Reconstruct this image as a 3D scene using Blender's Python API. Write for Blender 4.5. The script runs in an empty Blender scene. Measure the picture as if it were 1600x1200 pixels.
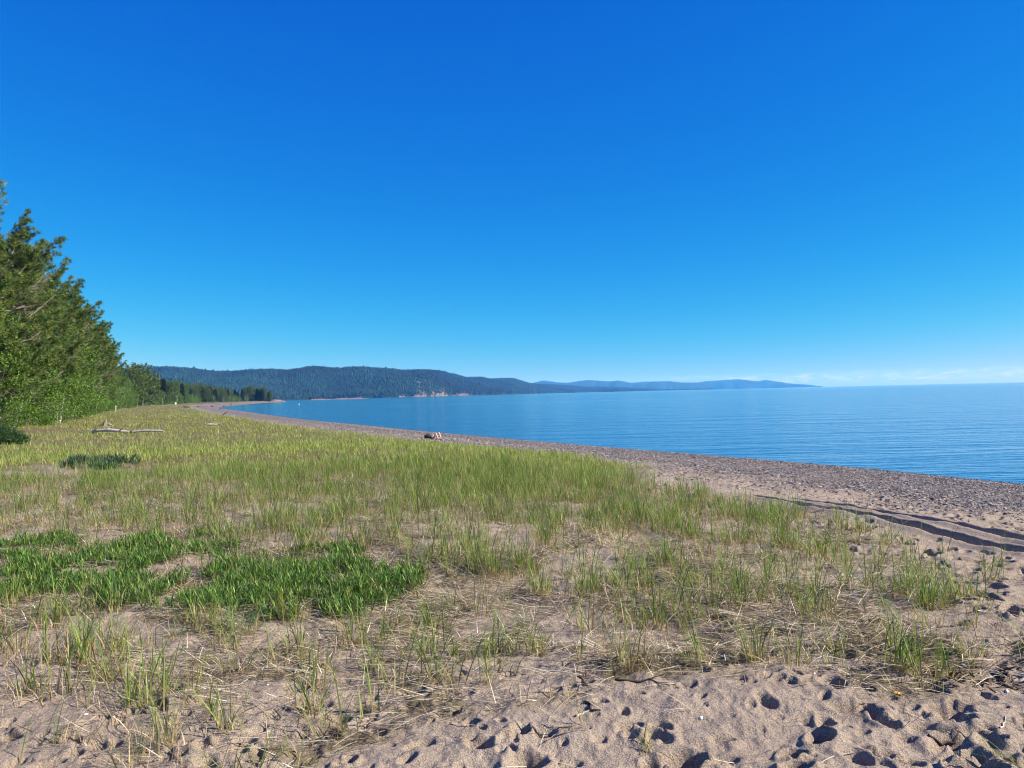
import bpy, math
import numpy as np
from mathutils import Matrix, Vector
R = math.radians
scene = bpy.context.scene
COL = scene.collection

# ------------------------------------------------------------------ camera, sky, sun, exposure
CAMZ = 3.3
F, CX, CY = 1200.0, 800.0, 600.0            # focal length and centre in photo pixels (1600 x 1200)
ROLL, PITCH = math.atan(0.0226), math.atan(15.1 / 1200)
cam_d = bpy.data.cameras.new('camera')
cam_d.sensor_width = 36.0
cam_d.lens = 27.0
cam_d.clip_start = 0.05
cam_d.clip_end = 200000.0
cam = bpy.data.objects.new('camera', cam_d)
COL.objects.link(cam)
CAMROT = Matrix.Rotation(PITCH, 3, 'X') @ Matrix.Rotation(R(90), 3, 'X') @ Matrix.Rotation(-ROLL, 3, 'Z')
cam.matrix_world = Matrix.Translation((0, 0, CAMZ)) @ CAMROT.to_4x4()
scene.camera = cam

SUN_EL, SUN_AZ = 35.0, 100.0                 # azimuth clockwise from the viewing direction (+Y)
world = bpy.data.worlds.new('World')
scene.world = world
world.use_nodes = True
wn, wl = world.node_tree.nodes, world.node_tree.links
wn.clear()
w_out = wn.new('ShaderNodeOutputWorld')
w_bg = wn.new('ShaderNodeBackground')
w_sky = wn.new('ShaderNodeTexSky')
w_sky.sky_type = 'NISHITA'
w_sky.sun_disc = False
w_sky.sun_elevation = R(SUN_EL)
w_sky.sun_rotation = R(SUN_AZ)
w_sky.altitude = 200
w_sky.air_density = 1.0
w_sky.dust_density = 0.15
w_sky.ozone_density = 4.0
SKY_GAMMA = (3.1, 1.12, 0.42)
SKY_GAIN = (0.43, 0.376, 0.475)
SKY_STRENGTH = 0.12
w_bg.inputs['Strength'].default_value = SKY_STRENGTH
w_sep = wn.new('ShaderNodeSeparateColor')
w_cmb = wn.new('ShaderNodeCombineColor')
wl.new(w_sky.outputs[0], w_sep.inputs[0])
for i in range(3):
    # the camera's own strong blue rendering, as a power curve on each channel
    a = wn.new('ShaderNodeMath'); a.operation = 'MULTIPLY'; a.inputs[1].default_value = SKY_STRENGTH
    b = wn.new('ShaderNodeMath'); b.operation = 'POWER'; b.inputs[1].default_value = SKY_GAMMA[i]
    c = wn.new('ShaderNodeMath'); c.operation = 'MULTIPLY'; c.inputs[1].default_value = SKY_GAIN[i] / SKY_STRENGTH
    wl.new(w_sep.outputs[i], a.inputs[0]); wl.new(a.outputs[0], b.inputs[0])
    wl.new(b.outputs[0], c.inputs[0]); wl.new(c.outputs[0], w_cmb.inputs[i])
# a thin broken row of far cumulus low over the horizon, by direction
w_tc = wn.new('ShaderNodeTexCoord')
w_xyz = wn.new('ShaderNodeSeparateXYZ')
wl.new(w_tc.outputs['Generated'], w_xyz.inputs[0])
def wmath(op, a, b=None, c=None):
    n = wn.new('ShaderNodeMath'); n.operation = op
    for k, v in enumerate((a, b, c)):
        if v is None: continue
        if isinstance(v, (int, float)): n.inputs[k].default_value = v
        else: wl.new(v, n.inputs[k])
    return n.outputs[0]
def wrange(v, a, b, c, d):
    n = wn.new('ShaderNodeMapRange'); n.interpolation_type = 'SMOOTHSTEP'
    wl.new(v, n.inputs[0])
    for k, q in enumerate((a, b, c, d)): n.inputs[k + 1].default_value = q
    return n.outputs[0]
az = wmath('ARCTAN2', w_xyz.outputs[0], w_xyz.outputs[1])
el = w_xyz.outputs[2]
cv = wn.new('ShaderNodeCombineXYZ')
wl.new(wmath('MULTIPLY', az, 22.0), cv.inputs[0]); wl.new(wmath('MULTIPLY', el, 95.0), cv.inputs[1])
cn = wn.new('ShaderNodeTexNoise')
cn.inputs['Scale'].default_value = 2.2; cn.inputs['Detail'].default_value = 7.0; cn.inputs['Roughness'].default_value = 0.62
wl.new(cv.outputs[0], cn.inputs['Vector'])
cmask = wmath('MULTIPLY', wrange(cn.outputs[0], 0.44, 0.64, 0, 1),
              wmath('MULTIPLY', wrange(el, 0.0035, 0.0085, 0, 1), wrange(el, 0.012, 0.0205, 1, 0)))
cmask = wmath('MULTIPLY', cmask, wrange(az, 0.16, 0.24, 0, 0.45))
cmix = wn.new('ShaderNodeMix'); cmix.data_type = 'RGBA'
wl.new(cmask, cmix.inputs[0]); wl.new(w_cmb.outputs[0], cmix.inputs[6])
cmix.inputs[7].default_value = (0.42 / SKY_STRENGTH, 0.47 / SKY_STRENGTH, 0.52 / SKY_STRENGTH, 1)
wl.new(cmix.outputs[2], w_bg.inputs['Color'])
wl.new(w_bg.outputs[0], w_out.inputs['Surface'])

sun_d = bpy.data.lights.new('sun', 'SUN')
sun_d.energy = 5.0
sun_d.angle = R(0.5)
sun_d.color = (1.0, 0.90, 0.76)
sun = bpy.data.objects.new('sun', sun_d)
sdir = Vector((math.sin(R(SUN_AZ)) * math.cos(R(SUN_EL)), math.cos(R(SUN_AZ)) * math.cos(R(SUN_EL)), math.sin(R(SUN_EL))))
sun.rotation_euler = sdir.to_track_quat('Z', 'Y').to_euler()
sun.location = (30, 10, 40)
COL.objects.link(sun)

scene.view_settings.view_transform = 'Standard'
scene.view_settings.look = 'None'
scene.view_settings.exposure = 1.0
scene.view_settings.gamma = 1.0
scene.render.engine = 'CYCLES'
scene.cycles.use_denoising = True
scene.cycles.filter_width = 1.1
scene.cycles.max_bounces = 6
scene.cycles.diffuse_bounces = 3
scene.cycles.glossy_bounces = 2
scene.cycles.transmission_bounces = 3
scene.cycles.volume_bounces = 2
scene.cycles.transparent_max_bounces = 8

# ------------------------------------------------------------------ helpers
rng = np.random.default_rng(7)

def tag(o, label=None, cat=None, group=None, kind=None):
    if label: o['label'] = label
    if cat: o['category'] = cat
    if group: o['group'] = group
    if kind: o['kind'] = kind
    return o

def ray(px, py):
    v = CAMROT @ Vector(((px - CX) / F, (CY - py) / F, -1.0))
    return v.x, v.y, v.z

def at_z(px, py, z):
    """point of the level z seen in the photo at (px, py)"""
    x, y, w = ray(px, py)
    t = (z - CAMZ) / w
    return x * t, y * t

def at_d(px, depth):
    x, y, w = ray(px, 615)
    return x / y * depth, depth

def mesh_obj(name, V, faces, mat, parent=None, smooth=False, col=None, matidx=None):
    V = np.asarray(V, dtype=np.float32).reshape(-1, 3)
    if not isinstance(faces, (list, tuple)): faces = [faces]
    faces = [np.asarray(f, dtype=np.int32) for f in faces if len(f)]
    me = bpy.data.meshes.new(name)
    me.vertices.add(len(V)); me.vertices.foreach_set('co', V.ravel())
    nl = sum(f.size for f in faces); npoly = sum(len(f) for f in faces)
    me.loops.add(nl); me.polygons.add(npoly)
    me.loops.foreach_set('vertex_index', np.concatenate([f.ravel() for f in faces]))
    tot = np.concatenate([np.full(len(f), f.shape[1], dtype=np.int32) for f in faces])
    me.polygons.foreach_set('loop_start', np.concatenate([[0], np.cumsum(tot)[:-1]]).astype(np.int32))
    me.polygons.foreach_set('loop_total', tot)
    if smooth: me.polygons.foreach_set('use_smooth', np.ones(npoly, dtype=bool))
    me.update(calc_edges=True)
    if col is not None:
        a = me.color_attributes.new('tint', 'FLOAT_COLOR', 'POINT')
        c = np.ones((len(V), 4), dtype=np.float32); c[:, :3] = col
        a.data.foreach_set('color', c.ravel())
    for m in (mat if isinstance(mat, (list, tuple)) else [mat]): me.materials.append(m)
    if matidx is not None: me.polygons.foreach_set('material_index', np.asarray(matidx, dtype=np.int32))
    o = bpy.data.objects.new(name, me)
    COL.objects.link(o)
    if parent is not None: o.parent = parent
    return o

def empty(name, loc=(0, 0, 0), rz=0.0):
    o = bpy.data.objects.new(name, None)
    o.location = loc; o.rotation_euler = (0, 0, rz); o.empty_display_size = 0.2
    COL.objects.link(o)
    return o

def copy_tree(root, loc, rz=0.0, s=1.0):
    c = root.copy(); COL.objects.link(c)
    c.location = loc; c.rotation_euler = (0, 0, rz); c.scale = (s, s, s)
    for ch in list(root.children):
        d = ch.copy(); COL.objects.link(d); d.parent = c
    return c

# lattice value noise
_P = np.random.default_rng(11).random((256, 256))
def vnoise(x, y):
    xi = np.floor(x).astype(np.int64); yi = np.floor(y).astype(np.int64)
    u = x - xi; v = y - yi
    u = u * u * u * (u * (u * 6 - 15) + 10); v = v * v * v * (v * (v * 6 - 15) + 10)
    x0, x1, y0, y1 = xi & 255, (xi + 1) & 255, yi & 255, (yi + 1) & 255
    return (_P[x0, y0] * (1 - u) + _P[x1, y0] * u) * (1 - v) + (_P[x0, y1] * (1 - u) + _P[x1, y1] * u) * v
def fbm(x, y, oct=4, gain=0.5):
    s = 0; a = 1.0; n = 0
    for k in range(oct):
        c, q = math.cos(k * 1.3), math.sin(k * 1.3)
        s = s + a * vnoise((x * c - y * q) * 2 ** k + 17.3 * k, (x * q + y * c) * 2 ** k + 5.1 * k)
        n += a; a *= gain
    return s / n
def sstep(a, b, x):
    t = np.clip((x - a) / (b - a), 0, 1)
    return t * t * (3 - 2 * t)

# ------------------------------------------------------------------ the shore and the lie of the land
SH = np.array([(120, -160), (60, -70), (40, -25), (29, 0), (22.5, 12), (16.5, 24.7), (13.3, 32), (7.1, 42.6), (-5.6, 66), (-18.4, 92),
               (-39, 134), (-86, 240), (-122, 320), (-148, 396), (-168, 470), (-190, 560), (-212, 660), (-231, 750), (-243, 800),
               (-262, 830), (-320, 850), (-600, 980), (-1500, 1300), (-8000, 2500), (-24000, 6000)], dtype=float)
def catmull(P, n=6):
    out = []
    for i in range(len(P) - 1):
        p0, p1, p2, p3 = P[max(i - 1, 0)], P[i], P[i + 1], P[min(i + 2, len(P) - 1)]
        for k in range(n):
            t = k / n
            out.append(0.5 * ((2 * p1) + (-p0 + p2) * t + (2 * p0 - 5 * p1 + 4 * p2 - p3) * t * t + (-p0 + 3 * p1 - 3 * p2 + p3) * t ** 3))
    out.append(P[-1])
    return np.array(out)
SHP = catmull(SH, 5)
def shore_s(x, y):
    """signed distance to the waterline, positive on land"""
    x = np.asarray(x, dtype=float); y = np.asarray(y, dtype=float)
    best = np.full(x.shape, 1e18); sgn = np.ones(x.shape)
    for a, b in zip(SHP[:-1], SHP[1:]):
        d = b - a; L = d @ d
        t = np.clip(((x - a[0]) * d[0] + (y - a[1]) * d[1]) / L, 0, 1)
        ex = x - (a[0] + t * d[0]); ey = y - (a[1] + t * d[1])
        q = ex * ex + ey * ey
        m = q < best
        best = np.where(m, q, best)
        cr = d[0] * ey - d[1] * ex                   # >0 : left of the direction of travel = land
        sgn = np.where(m, np.sign(cr), sgn)
    return np.sqrt(best) * sgn
PROF_S = np.array([-400, -40, -12, -4, 0, 3, 8, 12, 16, 19, 30, 400, 5000])
PROF_Z = np.array([-12, -3.0, -1.3, -0.55, 0.0, 0.32, 0.72, 1.05, 1.42, 1.58, 1.66, 2.1, 6.0])
def ground_base(x, y, s=None):
    if s is None: s = shore_s(x, y)
    r = np.hypot(x, y)
    s2 = s + (fbm(x * 0.13, y * 0.13, 3) - 0.5) * 1.6 * sstep(1, 8, s) * sstep(60, 10, r)
    z = np.interp(s2, PROF_S, PROF_Z)
    inl = sstep(10, 20, s)
    z = z + inl * ((fbm(x * 0.35 + 3, y * 0.35, 4) - 0.5) * 0.20 + (fbm(x * 0.06, y * 0.06 + 9, 2) - 0.5) * 0.22) * sstep(2500, 300, r)
    # small storm berm in the pebbles
    z = z + 0.10 * np.exp(-((s - 5.2 - (fbm(x * 0.08, y * 0.08, 2) - .5) * 2) / 1.1) ** 2) - 0.05 * np.exp(-((s - 7.2) / 1.2) ** 2)
    return z

# wheel ruts: two lines running along the beach
RUT_A = np.array([at_z(1900, 905, 1.42), at_z(1600, 846, 1.40), at_z(1440, 815, 1.38), at_z(1340, 795, 1.36), at_z(1225, 775, 1.36), at_z(1120, 758, 1.38)])
RUT_B = np.array([at_z(1900, 930, 1.45), at_z(1600, 866, 1.44), at_z(1440, 832, 1.42), at_z(1340, 809, 1.40), at_z(1240, 789, 1.40), at_z(1140, 770, 1.40)])
def line_dist(x, y, P):
    best = np.full(x.shape, 1e9); sg = np.ones(x.shape); al = np.zeros(x.shape); L0 = 0
    for a, b in zip(P[:-1], P[1:]):
        d = b - a; L = math.sqrt(d @ d)
        t = np.clip(((x - a[0]) * d[0] + (y - a[1]) * d[1]) / L ** 2, 0, 1)
        q = np.hypot(x - a[0] - t * d[0], y - a[1] - t * d[1])
        m = q < best
        best = np.where(m, q, best); sg = np.where(m, np.sign(d[0] * (y - a[1]) - d[1] * (x - a[0])), sg); al = np.where(m, L0 + t * L, al)
        L0 += L
    return best * sg, al

# ------------------------------------------------------------------ materials
def mat(name):
    m = bpy.data.materials.new(name); m.use_nodes = True
    return m, m.node_tree.nodes, m.node_tree.links, m.node_tree.nodes['Principled BSDF']
def nd(nodes, t, **kw):
    n = nodes.new(t)
    for k, v in kw.items():
        if k in n.inputs.keys(): n.inputs[k].default_value = v
        else: setattr(n, k, v)
    return n
def mixc(nodes, links, fac, a, b, mode='MIX'):
    n = nodes.new('ShaderNodeMix'); n.data_type = 'RGBA'; n.blend_type = mode
    for k, v in ((0, fac), (6, a), (7, b)):
        if isinstance(v, bpy.types.NodeSocket): links.new(v, n.inputs[k])
        elif k == 0: n.inputs[0].default_value = v
        else: n.inputs[k].default_value = (*v, 1)
    return n.outputs[2]
def mrange(nodes, links, v, a, b, c=0.0, d=1.0):
    n = nodes.new('ShaderNodeMapRange'); links.new(v, n.inputs[0])
    for k, q in enumerate((a, b, c, d)): n.inputs[k + 1].default_value = q
    return n.outputs[0]
def plain(name, col, rough=0.8, var=0.25, scale=8.0, bump=0.0):
    m, n, l, p = mat(name)
    t = nd(n, 'ShaderNodeTexNoise', Scale=scale, Detail=5.0)
    tc = n.new('ShaderNodeTexCoord'); l.new(tc.outputs['Object'], t.inputs['Vector'])
    c = mixc(n, l, mrange(n, l, t.outputs[0], 0.3, 0.7), tuple(q * (1 - var) for q in col), tuple(min(1, q * (1 + var)) for q in col))
    l.new(c, p.inputs['Base Color']); p.inputs['Roughness'].default_value = rough
    p.inputs['Specular IOR Level'].default_value = 0.2
    if bump:
        b = nd(n, 'ShaderNodeBump', Strength=bump, Distance=0.02)
        l.new(t.outputs[0], b.inputs['Height']); l.new(b.outputs[0], p.inputs['Normal'])
    return m
def leaf_mat(name, transl=0.35, rough=0.55, gain=1.0):
    """foliage: colour of each leaf or blade comes from its 'tint'"""
    m, n, l, p = mat(name)
    a = n.new('ShaderNodeAttribute'); a.attribute_name = 'tint'
    p.inputs['Roughness'].default_value = rough; p.inputs['Specular IOR Level'].default_value = 0.25
    l.new(a.outputs['Color'], p.inputs['Base Color'])
    tr = n.new('ShaderNodeBsdfTranslucent')
    tcol = mixc(n, l, 1.0, a.outputs['Color'], (1.15, 1.25, 0.6), 'MULTIPLY')
    l.new(tcol, tr.inputs['Color'])
    mx = n.new('ShaderNodeMixShader'); mx.inputs[0].default_value = transl
    l.new(p.outputs[0], mx.inputs[1]); l.new(tr.outputs[0], mx.inputs[2])
    l.new(mx.outputs[0], n['Material Output'].inputs['Surface'])
    return m

M_GRASS = leaf_mat('grass_blade', 0.35)
M_STRAW = leaf_mat('dry_grass', 0.2, 0.7)
M_LEAF = leaf_mat('broad_leaf', 0.3, 0.45)
M_NEEDLE = leaf_mat('pine_needle', 0.15, 0.6)
M_BARK = plain('pine_bark', (0.20, 0.155, 0.125), 0.9, 0.35, 6)
M_TWIG = plain('dead_twig', (0.27, 0.23, 0.20), 0.9, 0.25, 5)
M_BIRCH = plain('birch_bark', (0.62, 0.58, 0.53), 0.8, 0.3, 4)
M_DRIFT = plain("driftwood", (0.40, 0.37, 0.32), 0.85, 0.3, 9, 0.4)
M_DARKSTICK = plain('dark_stick', (0.075, 0.05, 0.04), 0.85, 0.4, 12, 0.4)

# sand, pebbles and turf soil of the one ground sheet; 'zone' = (pebble, meadow, wet)
def make_ground_mat():
    m, n, l, p = mat('sand_and_shingle')
    geo = n.new('ShaderNodeNewGeometry'); P = geo.outputs['Position']
    at = n.new('ShaderNodeAttribute'); at.attribute_name = 'tint'
    sp = n.new('ShaderNodeSeparateColor'); l.new(at.outputs['Color'], sp.inputs[0])
    peb, mead, wet = sp.outputs
    n1 = nd(n, 'ShaderNodeTexNoise', Scale=0.9, Detail=6.0, Roughness=0.6); l.new(P, n1.inputs['Vector'])
    grain = nd(n, 'ShaderNodeTexNoise', Scale=150.0, Detail=3.0, Roughness=0.8); l.new(P, grain.inputs['Vector'])
    grit = nd(n, 'ShaderNodeTexNoise', Scale=38.0, Detail=4.0, Roughness=0.75); l.new(P, grit.inputs['Vector'])
    sand = mixc(n, l, mrange(n, l, n1.outputs[0], 0.3, 0.7), (0.370, 0.300, 0.232), (0.450, 0.372, 0.292))
    sand = mixc(n, l, mrange(n, l, grain.outputs[0], 0.36, 0.60, 0.75, 0.0), sand, (0.085, 0.062, 0.052))
    sand = mixc(n, l, mrange(n, l, grain.outputs[0], 0.62, 0.75, 0.0, 0.6), sand, (0.60, 0.52, 0.44))
    sand = mixc(n, l, mrange(n, l, grit.outputs[0], 0.60, 0.74, 0.0, 0.45), sand, (0.15, 0.11, 0.09))
    # shingle
    v1 = nd(n, 'ShaderNodeTexVoronoi', Scale=11.0); l.new(P, v1.inputs['Vector'])
    hs = n.new('ShaderNodeSeparateColor'); l.new(v1.outputs['Color'], hs.inputs[0])
    cr = n.new('ShaderNodeValToRGB'); l.new(hs.outputs[0], cr.inputs[0])
    cols = [(0.0, (0.075, 0.070, 0.066)), (0.3, (0.145, 0.13, 0.125)), (0.5, (0.22, 0.185, 0.165)), (0.7, (0.31, 0.265, 0.25)), (0.88, (0.42, 0.35, 0.31)), (1.0, (0.6, 0.56, 0.53))]
    e = cr.color_ramp.elements
    e[0].position = 0.0; e[0].color = (*cols[0][1], 1); e[1].position = 1.0; e[1].color = (*cols[-1][1], 1)
    for q, c in cols[1:-1]: k = e.new(q); k.color = (*c, 1)
    cr.color_ramp.interpolation = 'CONSTANT'
    shing = mixc(n, l, mrange(n, l, v1.outputs['Distance'], 0.45, 0.75, 0.0, 0.85), cr.outputs[0], (0.05, 0.042, 0.04))
    c = mixc(n, l, peb, sand, shing)
    # thatch and soil between the grass
    n2 = nd(n, 'ShaderNodeTexNoise', Scale=14.0, Detail=5.0, Roughness=0.7); l.new(P, n2.inputs['Vector'])
    soil = mixc(n, l, mrange(n, l, n2.outputs[0], 0.35, 0.65), (0.062, 0.056, 0.028), (0.19, 0.160, 0.080))
    c = mixc(n, l, mead, c, soil)
    c = mixc(n, l, wet, c, (0.07, 0.055, 0.05))
    l.new(c, p.inputs['Base Color'])
    p.inputs['Roughness'].default_value = 0.92; p.inputs['Specular IOR Level'].default_value = 0.15
    b1 = nd(n, 'ShaderNodeBump', Strength=0.7, Distance=0.006); l.new(grain.outputs[0], b1.inputs['Height'])
    b2 = nd(n, 'ShaderNodeBump', Strength=0.8, Distance=0.03); l.new(grit.outputs[0], b2.inputs['Height']); l.new(b1.outputs[0], b2.inputs['Normal'])
    hp = nd(n, 'ShaderNodeMath', operation='MULTIPLY'); l.new(v1.outputs['Distance'], hp.inputs[0]); l.new(peb, hp.inputs[1])
    b3 = nd(n, 'ShaderNodeBump', Strength=0.9, Distance=-0.05); l.new(hp.outputs[0], b3.inputs['Height']); l.new(b2.outputs[0], b3.inputs['Normal'])
    l.new(b3.outputs[0], p.inputs['Normal'])
    return m
M_GROUND = make_ground_mat()

# grass density 0..1 (dense meadow) and how much the sand shows
def meadow(x, y, s):
    r = np.hypot(x, y)
    edge = 12.7 + 4.5 * sstep(22, 13, y) + (fbm(x * 0.5, y * 0.5 + 40, 3) - 0.5) * 3.5
    on = sstep(edge - 1.0, edge + 1.6, s)
    e = np.interp(x / np.maximum(y, 1), [-.5, -.2, -.05, .1, .3], [17.5, 16.5, 14.5, 14, 16.5])
    far = sstep(-3.2, 2.8, y - e + (fbm(x * 0.35 + 8, y * 0.35, 3) - 0.5) * 9)
    return on, far
def right_edge(y):
    return np.interp(y, [3, 4, 5.5, 7.3, 9.5, 12, 15], [2.8, 3.05, 3.35, 3.95, 4.45, 4.6, 4.3])
def bare(x, y):
    """1 where the trodden sand path in front is"""
    lim = 4.32 + (fbm(x * 0.9 + 50, y * 0.9, 3) - 0.5) * 1.2 - 0.75 * sstep(-0.3, -1.3, x) + 0.2 * sstep(1.5, 3, x)
    b = right_edge(y) + (fbm(x * 0.8 + 9, y * 0.8, 3) - 0.5) * 0.9
    right = sstep(b - 0.15, b + 0.35, x) * sstep(16, 13, y)
    return np.maximum(sstep(lim + 0.25, lim - 0.25, y), right)

# ------------------------------------------------------------------ ground sheet (polar grid, finest in front of the camera)
az_f = np.linspace(-R(46), R(46), 1150)
az_c = np.linspace(R(46), R(360 - 46), 90)[1:-1]
AZ = np.concatenate([az_f, az_c])
rr = np.concatenate([[0.0, 0.6, 1.1, 1.5, 1.8], np.exp(np.linspace(math.log(2.0), math.log(36), 820)),
                     np.exp(np.linspace(math.log(36), math.log(1200), 260))[1:], np.exp(np.linspace(math.log(1200), math.log(25500), 30))[1:]])
AA, RR = np.meshgrid(AZ, rr)
GX, GY = RR * np.sin(AA), RR * np.cos(AA)
GS = shore_s(GX, GY)
GZ = ground_base(GX, GY, GS)
nearf = sstep(45, 20, RR)
# soft wind-blown relief of the sand
sandy = sstep(7.5, 10.5, GS)
on_, far_ = meadow(GX, GY, GS)
_rd = np.minimum(np.abs(line_dist(GX, GY, RUT_A)[0]), np.abs(line_dist(GX, GY, RUT_B)[0]))
GZ += nearf * sandy * (.35 + .65 * sstep(.25, .9, _rd)) * ((fbm(GX * 2.1, GY * 2.1, 4) - 0.5) * 0.10 + (fbm(GX * 7 + 4, GY * 7, 3) - 0.5) * 0.045 + (fbm(GX * 19 + 4, GY * 19, 2) - 0.5) * 0.016)
# ruts
for P_, dep in ((RUT_A, 0.22), (RUT_B, 0.27)):
    d_, al_ = line_dist(GX, GY, P_)
    d_ = d_ + (fbm(GX * 2.2, GY * 2.2 + 7, 3) - 0.5) * 0.025
    w_ = 0.060 + 0.045 * sstep(9, 4, al_) + 0.03 * (vnoise(al_ * 1.3, al_ * 0 + dep * 50) - 0.5)
    fade = sstep(14.4, 12.6, np.where(np.abs(d_) < 1.0, GY, 99)) * sstep(-9, -7, GY)
    GZ -= dep * fade * sstep(w_ + 0.06, w_ - 0.02, np.abs(d_)) * (0.85 + 0.3 * fbm(GX * 3, GY * 3, 2))
    GZ += 0.045 * fade * np.exp(-((np.abs(d_) - w_ - 0.10) / 0.09) ** 2) * (0.5 + fbm(GX * 4, GY * 4 + 3, 2))
# footprints and pock marks
fr = np.random.default_rng(23)
def dent(cx, cy, la, lb, ang, depth, rim):
    r0 = math.hypot(cx, cy); a0 = math.atan2(cx, cy); ext = 2.1 * max(la, lb)
    i0, i1 = np.searchsorted(rr, r0 - ext), np.searchsorted(rr, r0 + ext)
    da = ext / r0
    j0, j1 = np.searchsorted(az_f, a0 - da), np.searchsorted(az_f, a0 + da)
    if i1 - i0 < 2 or j1 - j0 < 2: return
    sl = (slice(i0, i1), slice(j0, j1))
    dx, dy = GX[sl] - cx, GY[sl] - cy
    dx = dx + 0.25 * la * (vnoise(GX[sl] * 9, GY[sl] * 9) - .5); dy = dy + 0.25 * la * (vnoise(GX[sl] * 9 + 40, GY[sl] * 9) - .5)
    c, s_ = math.cos(ang), math.sin(ang)
    u, v = (dx * c + dy * s_) / la, (-dx * s_ + dy * c) / lb
    q = np.sqrt(u * u + v * v)
    GZ[sl] += -depth * (1 - sstep(0.55, 1.02, q)) + rim * np.exp(-((q - 1.22) / 0.28) ** 2)
# the ones that show clearly in the photo
for px, py, la, lb, ang, dp in [(822, 1182, .10, .075, .4, .10), (865, 1075, .055, .035, .2, .045), (1340, 1100, .13, .06, -.25, .08), (1282, 1146, .08, .06, .5, .08),
        (1238, 1168, .07, .05, .2, .07), (1245, 1194, .075, .05, .2, .08), (1480, 1106, .08, .035, .2, .06), (1476, 1125, .075, .045, .1, .06), (1484, 1140, .12, .055, .25, .07),
        (1530, 1190, .13, .09, .5, .09), (1418, 1176, .07, .045, 0, .06), (1525, 1165, .06, .05, .7, .05), (1548, 1186, .07, .04, 0, .06), (985, 1128, .07, .05, 0, .05),
        (1012, 1148, .06, .045, .3, .05), (815, 1140, .05, .05, 1.2, .06), (756, 1153, .05, .04, .6, .03), (700, 1103, .08, .05, .3, .03), (1590, 1010, .09, .05, 0, .06),
        (1490, 975, .10, .05, 0, .06), (1580, 960, .09, .04, 0, .05), (50, 1095, .09, .03, .8, .05), (380, 1160, .07, .05, 0, .04), (540, 1180, .06, .05, .7, .05), (1405, 985, .09, .04, .1, .05)]:
    X, Y = at_z(px, py, 1.66)
    dent(X, Y, la, lb, ang, dp, dp * 0.25)
cnt = 0
while cnt < 3600:
    u = fr.random()
    if u < 0.22: x, y = fr.uniform(-3.5, 4.5), fr.uniform(2.6, 5.0)
    else: x, y = fr.uniform(2.0, 12.0), 4.0 * (24.0 / 4.0) ** fr.random()
    s = float(shore_s(np.array(x), np.array(y)))
    if y > 4.9 and ((s > 18.6 and x < right_edge(y) - .1) or s < 9.5): continue
    if line_dist(np.array([x]), np.array([y]), RUT_A)[0][0] ** 2 < .12 or line_dist(np.array([x]), np.array([y]), RUT_B)[0][0] ** 2 < .12: continue
    cnt += 1
    sz = fr.choice([fr.uniform(.02, .04), fr.uniform(.04, .07), fr.uniform(.07, .105)], p=[.45, .42, .13])
    if y > 4.9: sz = max(sz, 0.06) * 1.25
    elif y > 4.0 and fr.random() < 0.5: continue
    kf = 1.0 if y < 4.9 else 1.9
    dent(x, y, sz, sz * fr.uniform(.45, .8), fr.uniform(0, math.pi), kf * sz * fr.uniform(.32, .72), sz * fr.uniform(.05, .16))
nA = len(AZ); nR = len(rr)
idx = np.arange(nR * nA).reshape(nR, nA)
nxt = np.roll(idx, -1, axis=1)
quads = np.stack([idx[:-1], idx[1:], nxt[1:], nxt[:-1]], axis=-1)[1:].reshape(-1, 4)
tri0 = np.stack([idx[0], idx[1], nxt[1]], axis=-1)
zone = np.zeros((nR, nA, 3), dtype=np.float32)
pn = (fbm(GX * 0.45 + 70, GY * 0.45, 3) - 0.5)
zone[..., 0] = sstep(13.2, 9.8, GS + pn * 3.5) * 0.96 + sstep(16, 12, GS + pn * 4) * 0.3 * (1 - sstep(13.2, 9.8, GS + pn * 3.5))
zone[..., 1] = np.clip(on_ * far_ * sstep(0.30, 0.5, fbm(GX * 0.9, GY * 0.9 + 31, 3) + 0.16 + .3 * sstep(18, 26, GY)), 0, 1) * 0.95
zone[..., 1] = np.maximum(zone[..., 1], sstep(120, 300, GS))
zone[..., 2] = 0
_th = sstep(.46, .62, fbm(GX * 1.3 + 21, GY * 1.3 - 21, 3) * .6 + fbm(GX * 5, GY * 5, 3) * .4) * (1 - bare(GX, GY)) * sstep(16.6, 18, GS) * sstep(60, 25, RR)
zone[..., 1] = np.maximum(zone[..., 1], _th * .85)
GZ += _th * (fbm(GX * 13, GY * 13, 3) - .5) * .05
zone[..., 2] = sstep(0.7, 0.1, GS) * 0.6
ground = mesh_obj('ground', np.stack([GX, GY, GZ], axis=-1), [tri0, quads], M_GROUND, smooth=True, col=zone.reshape(-1, 3))
tag(ground, 'trodden pinkish sand, shingle beach and dune ground', 'ground', kind='structure')

def gz(x, y):
    """height of the ground sheet as built, bilinear in its grid"""
    x = np.asarray(x, dtype=float); y = np.asarray(y, dtype=float)
    r = np.hypot(x, y); a = np.arctan2(x, y)
    i = np.clip(np.searchsorted(rr, r) - 1, 0, nR - 2); fi = np.clip((r - rr[i]) / (rr[i + 1] - rr[i]), 0, 1)
    inside = np.abs(a) < az_f[-1]
    fj = np.clip((a - az_f[0]) / (az_f[1] - az_f[0]), 0, len(az_f) - 1.001); j = fj.astype(int); fj = fj - j
    z = (GZ[i, j] * (1 - fj) + GZ[i, j + 1] * fj) * (1 - fi) + (GZ[i + 1, j] * (1 - fj) + GZ[i + 1, j + 1] * fj) * fi
    return np.where(inside, z, ground_base(x, y))
def at_g(px, py, n=4):
    z = 1.65
    for _ in range(n):
        x, y = at_z(px, py, z); z = float(gz(x, y))
    return x, y, z

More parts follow.
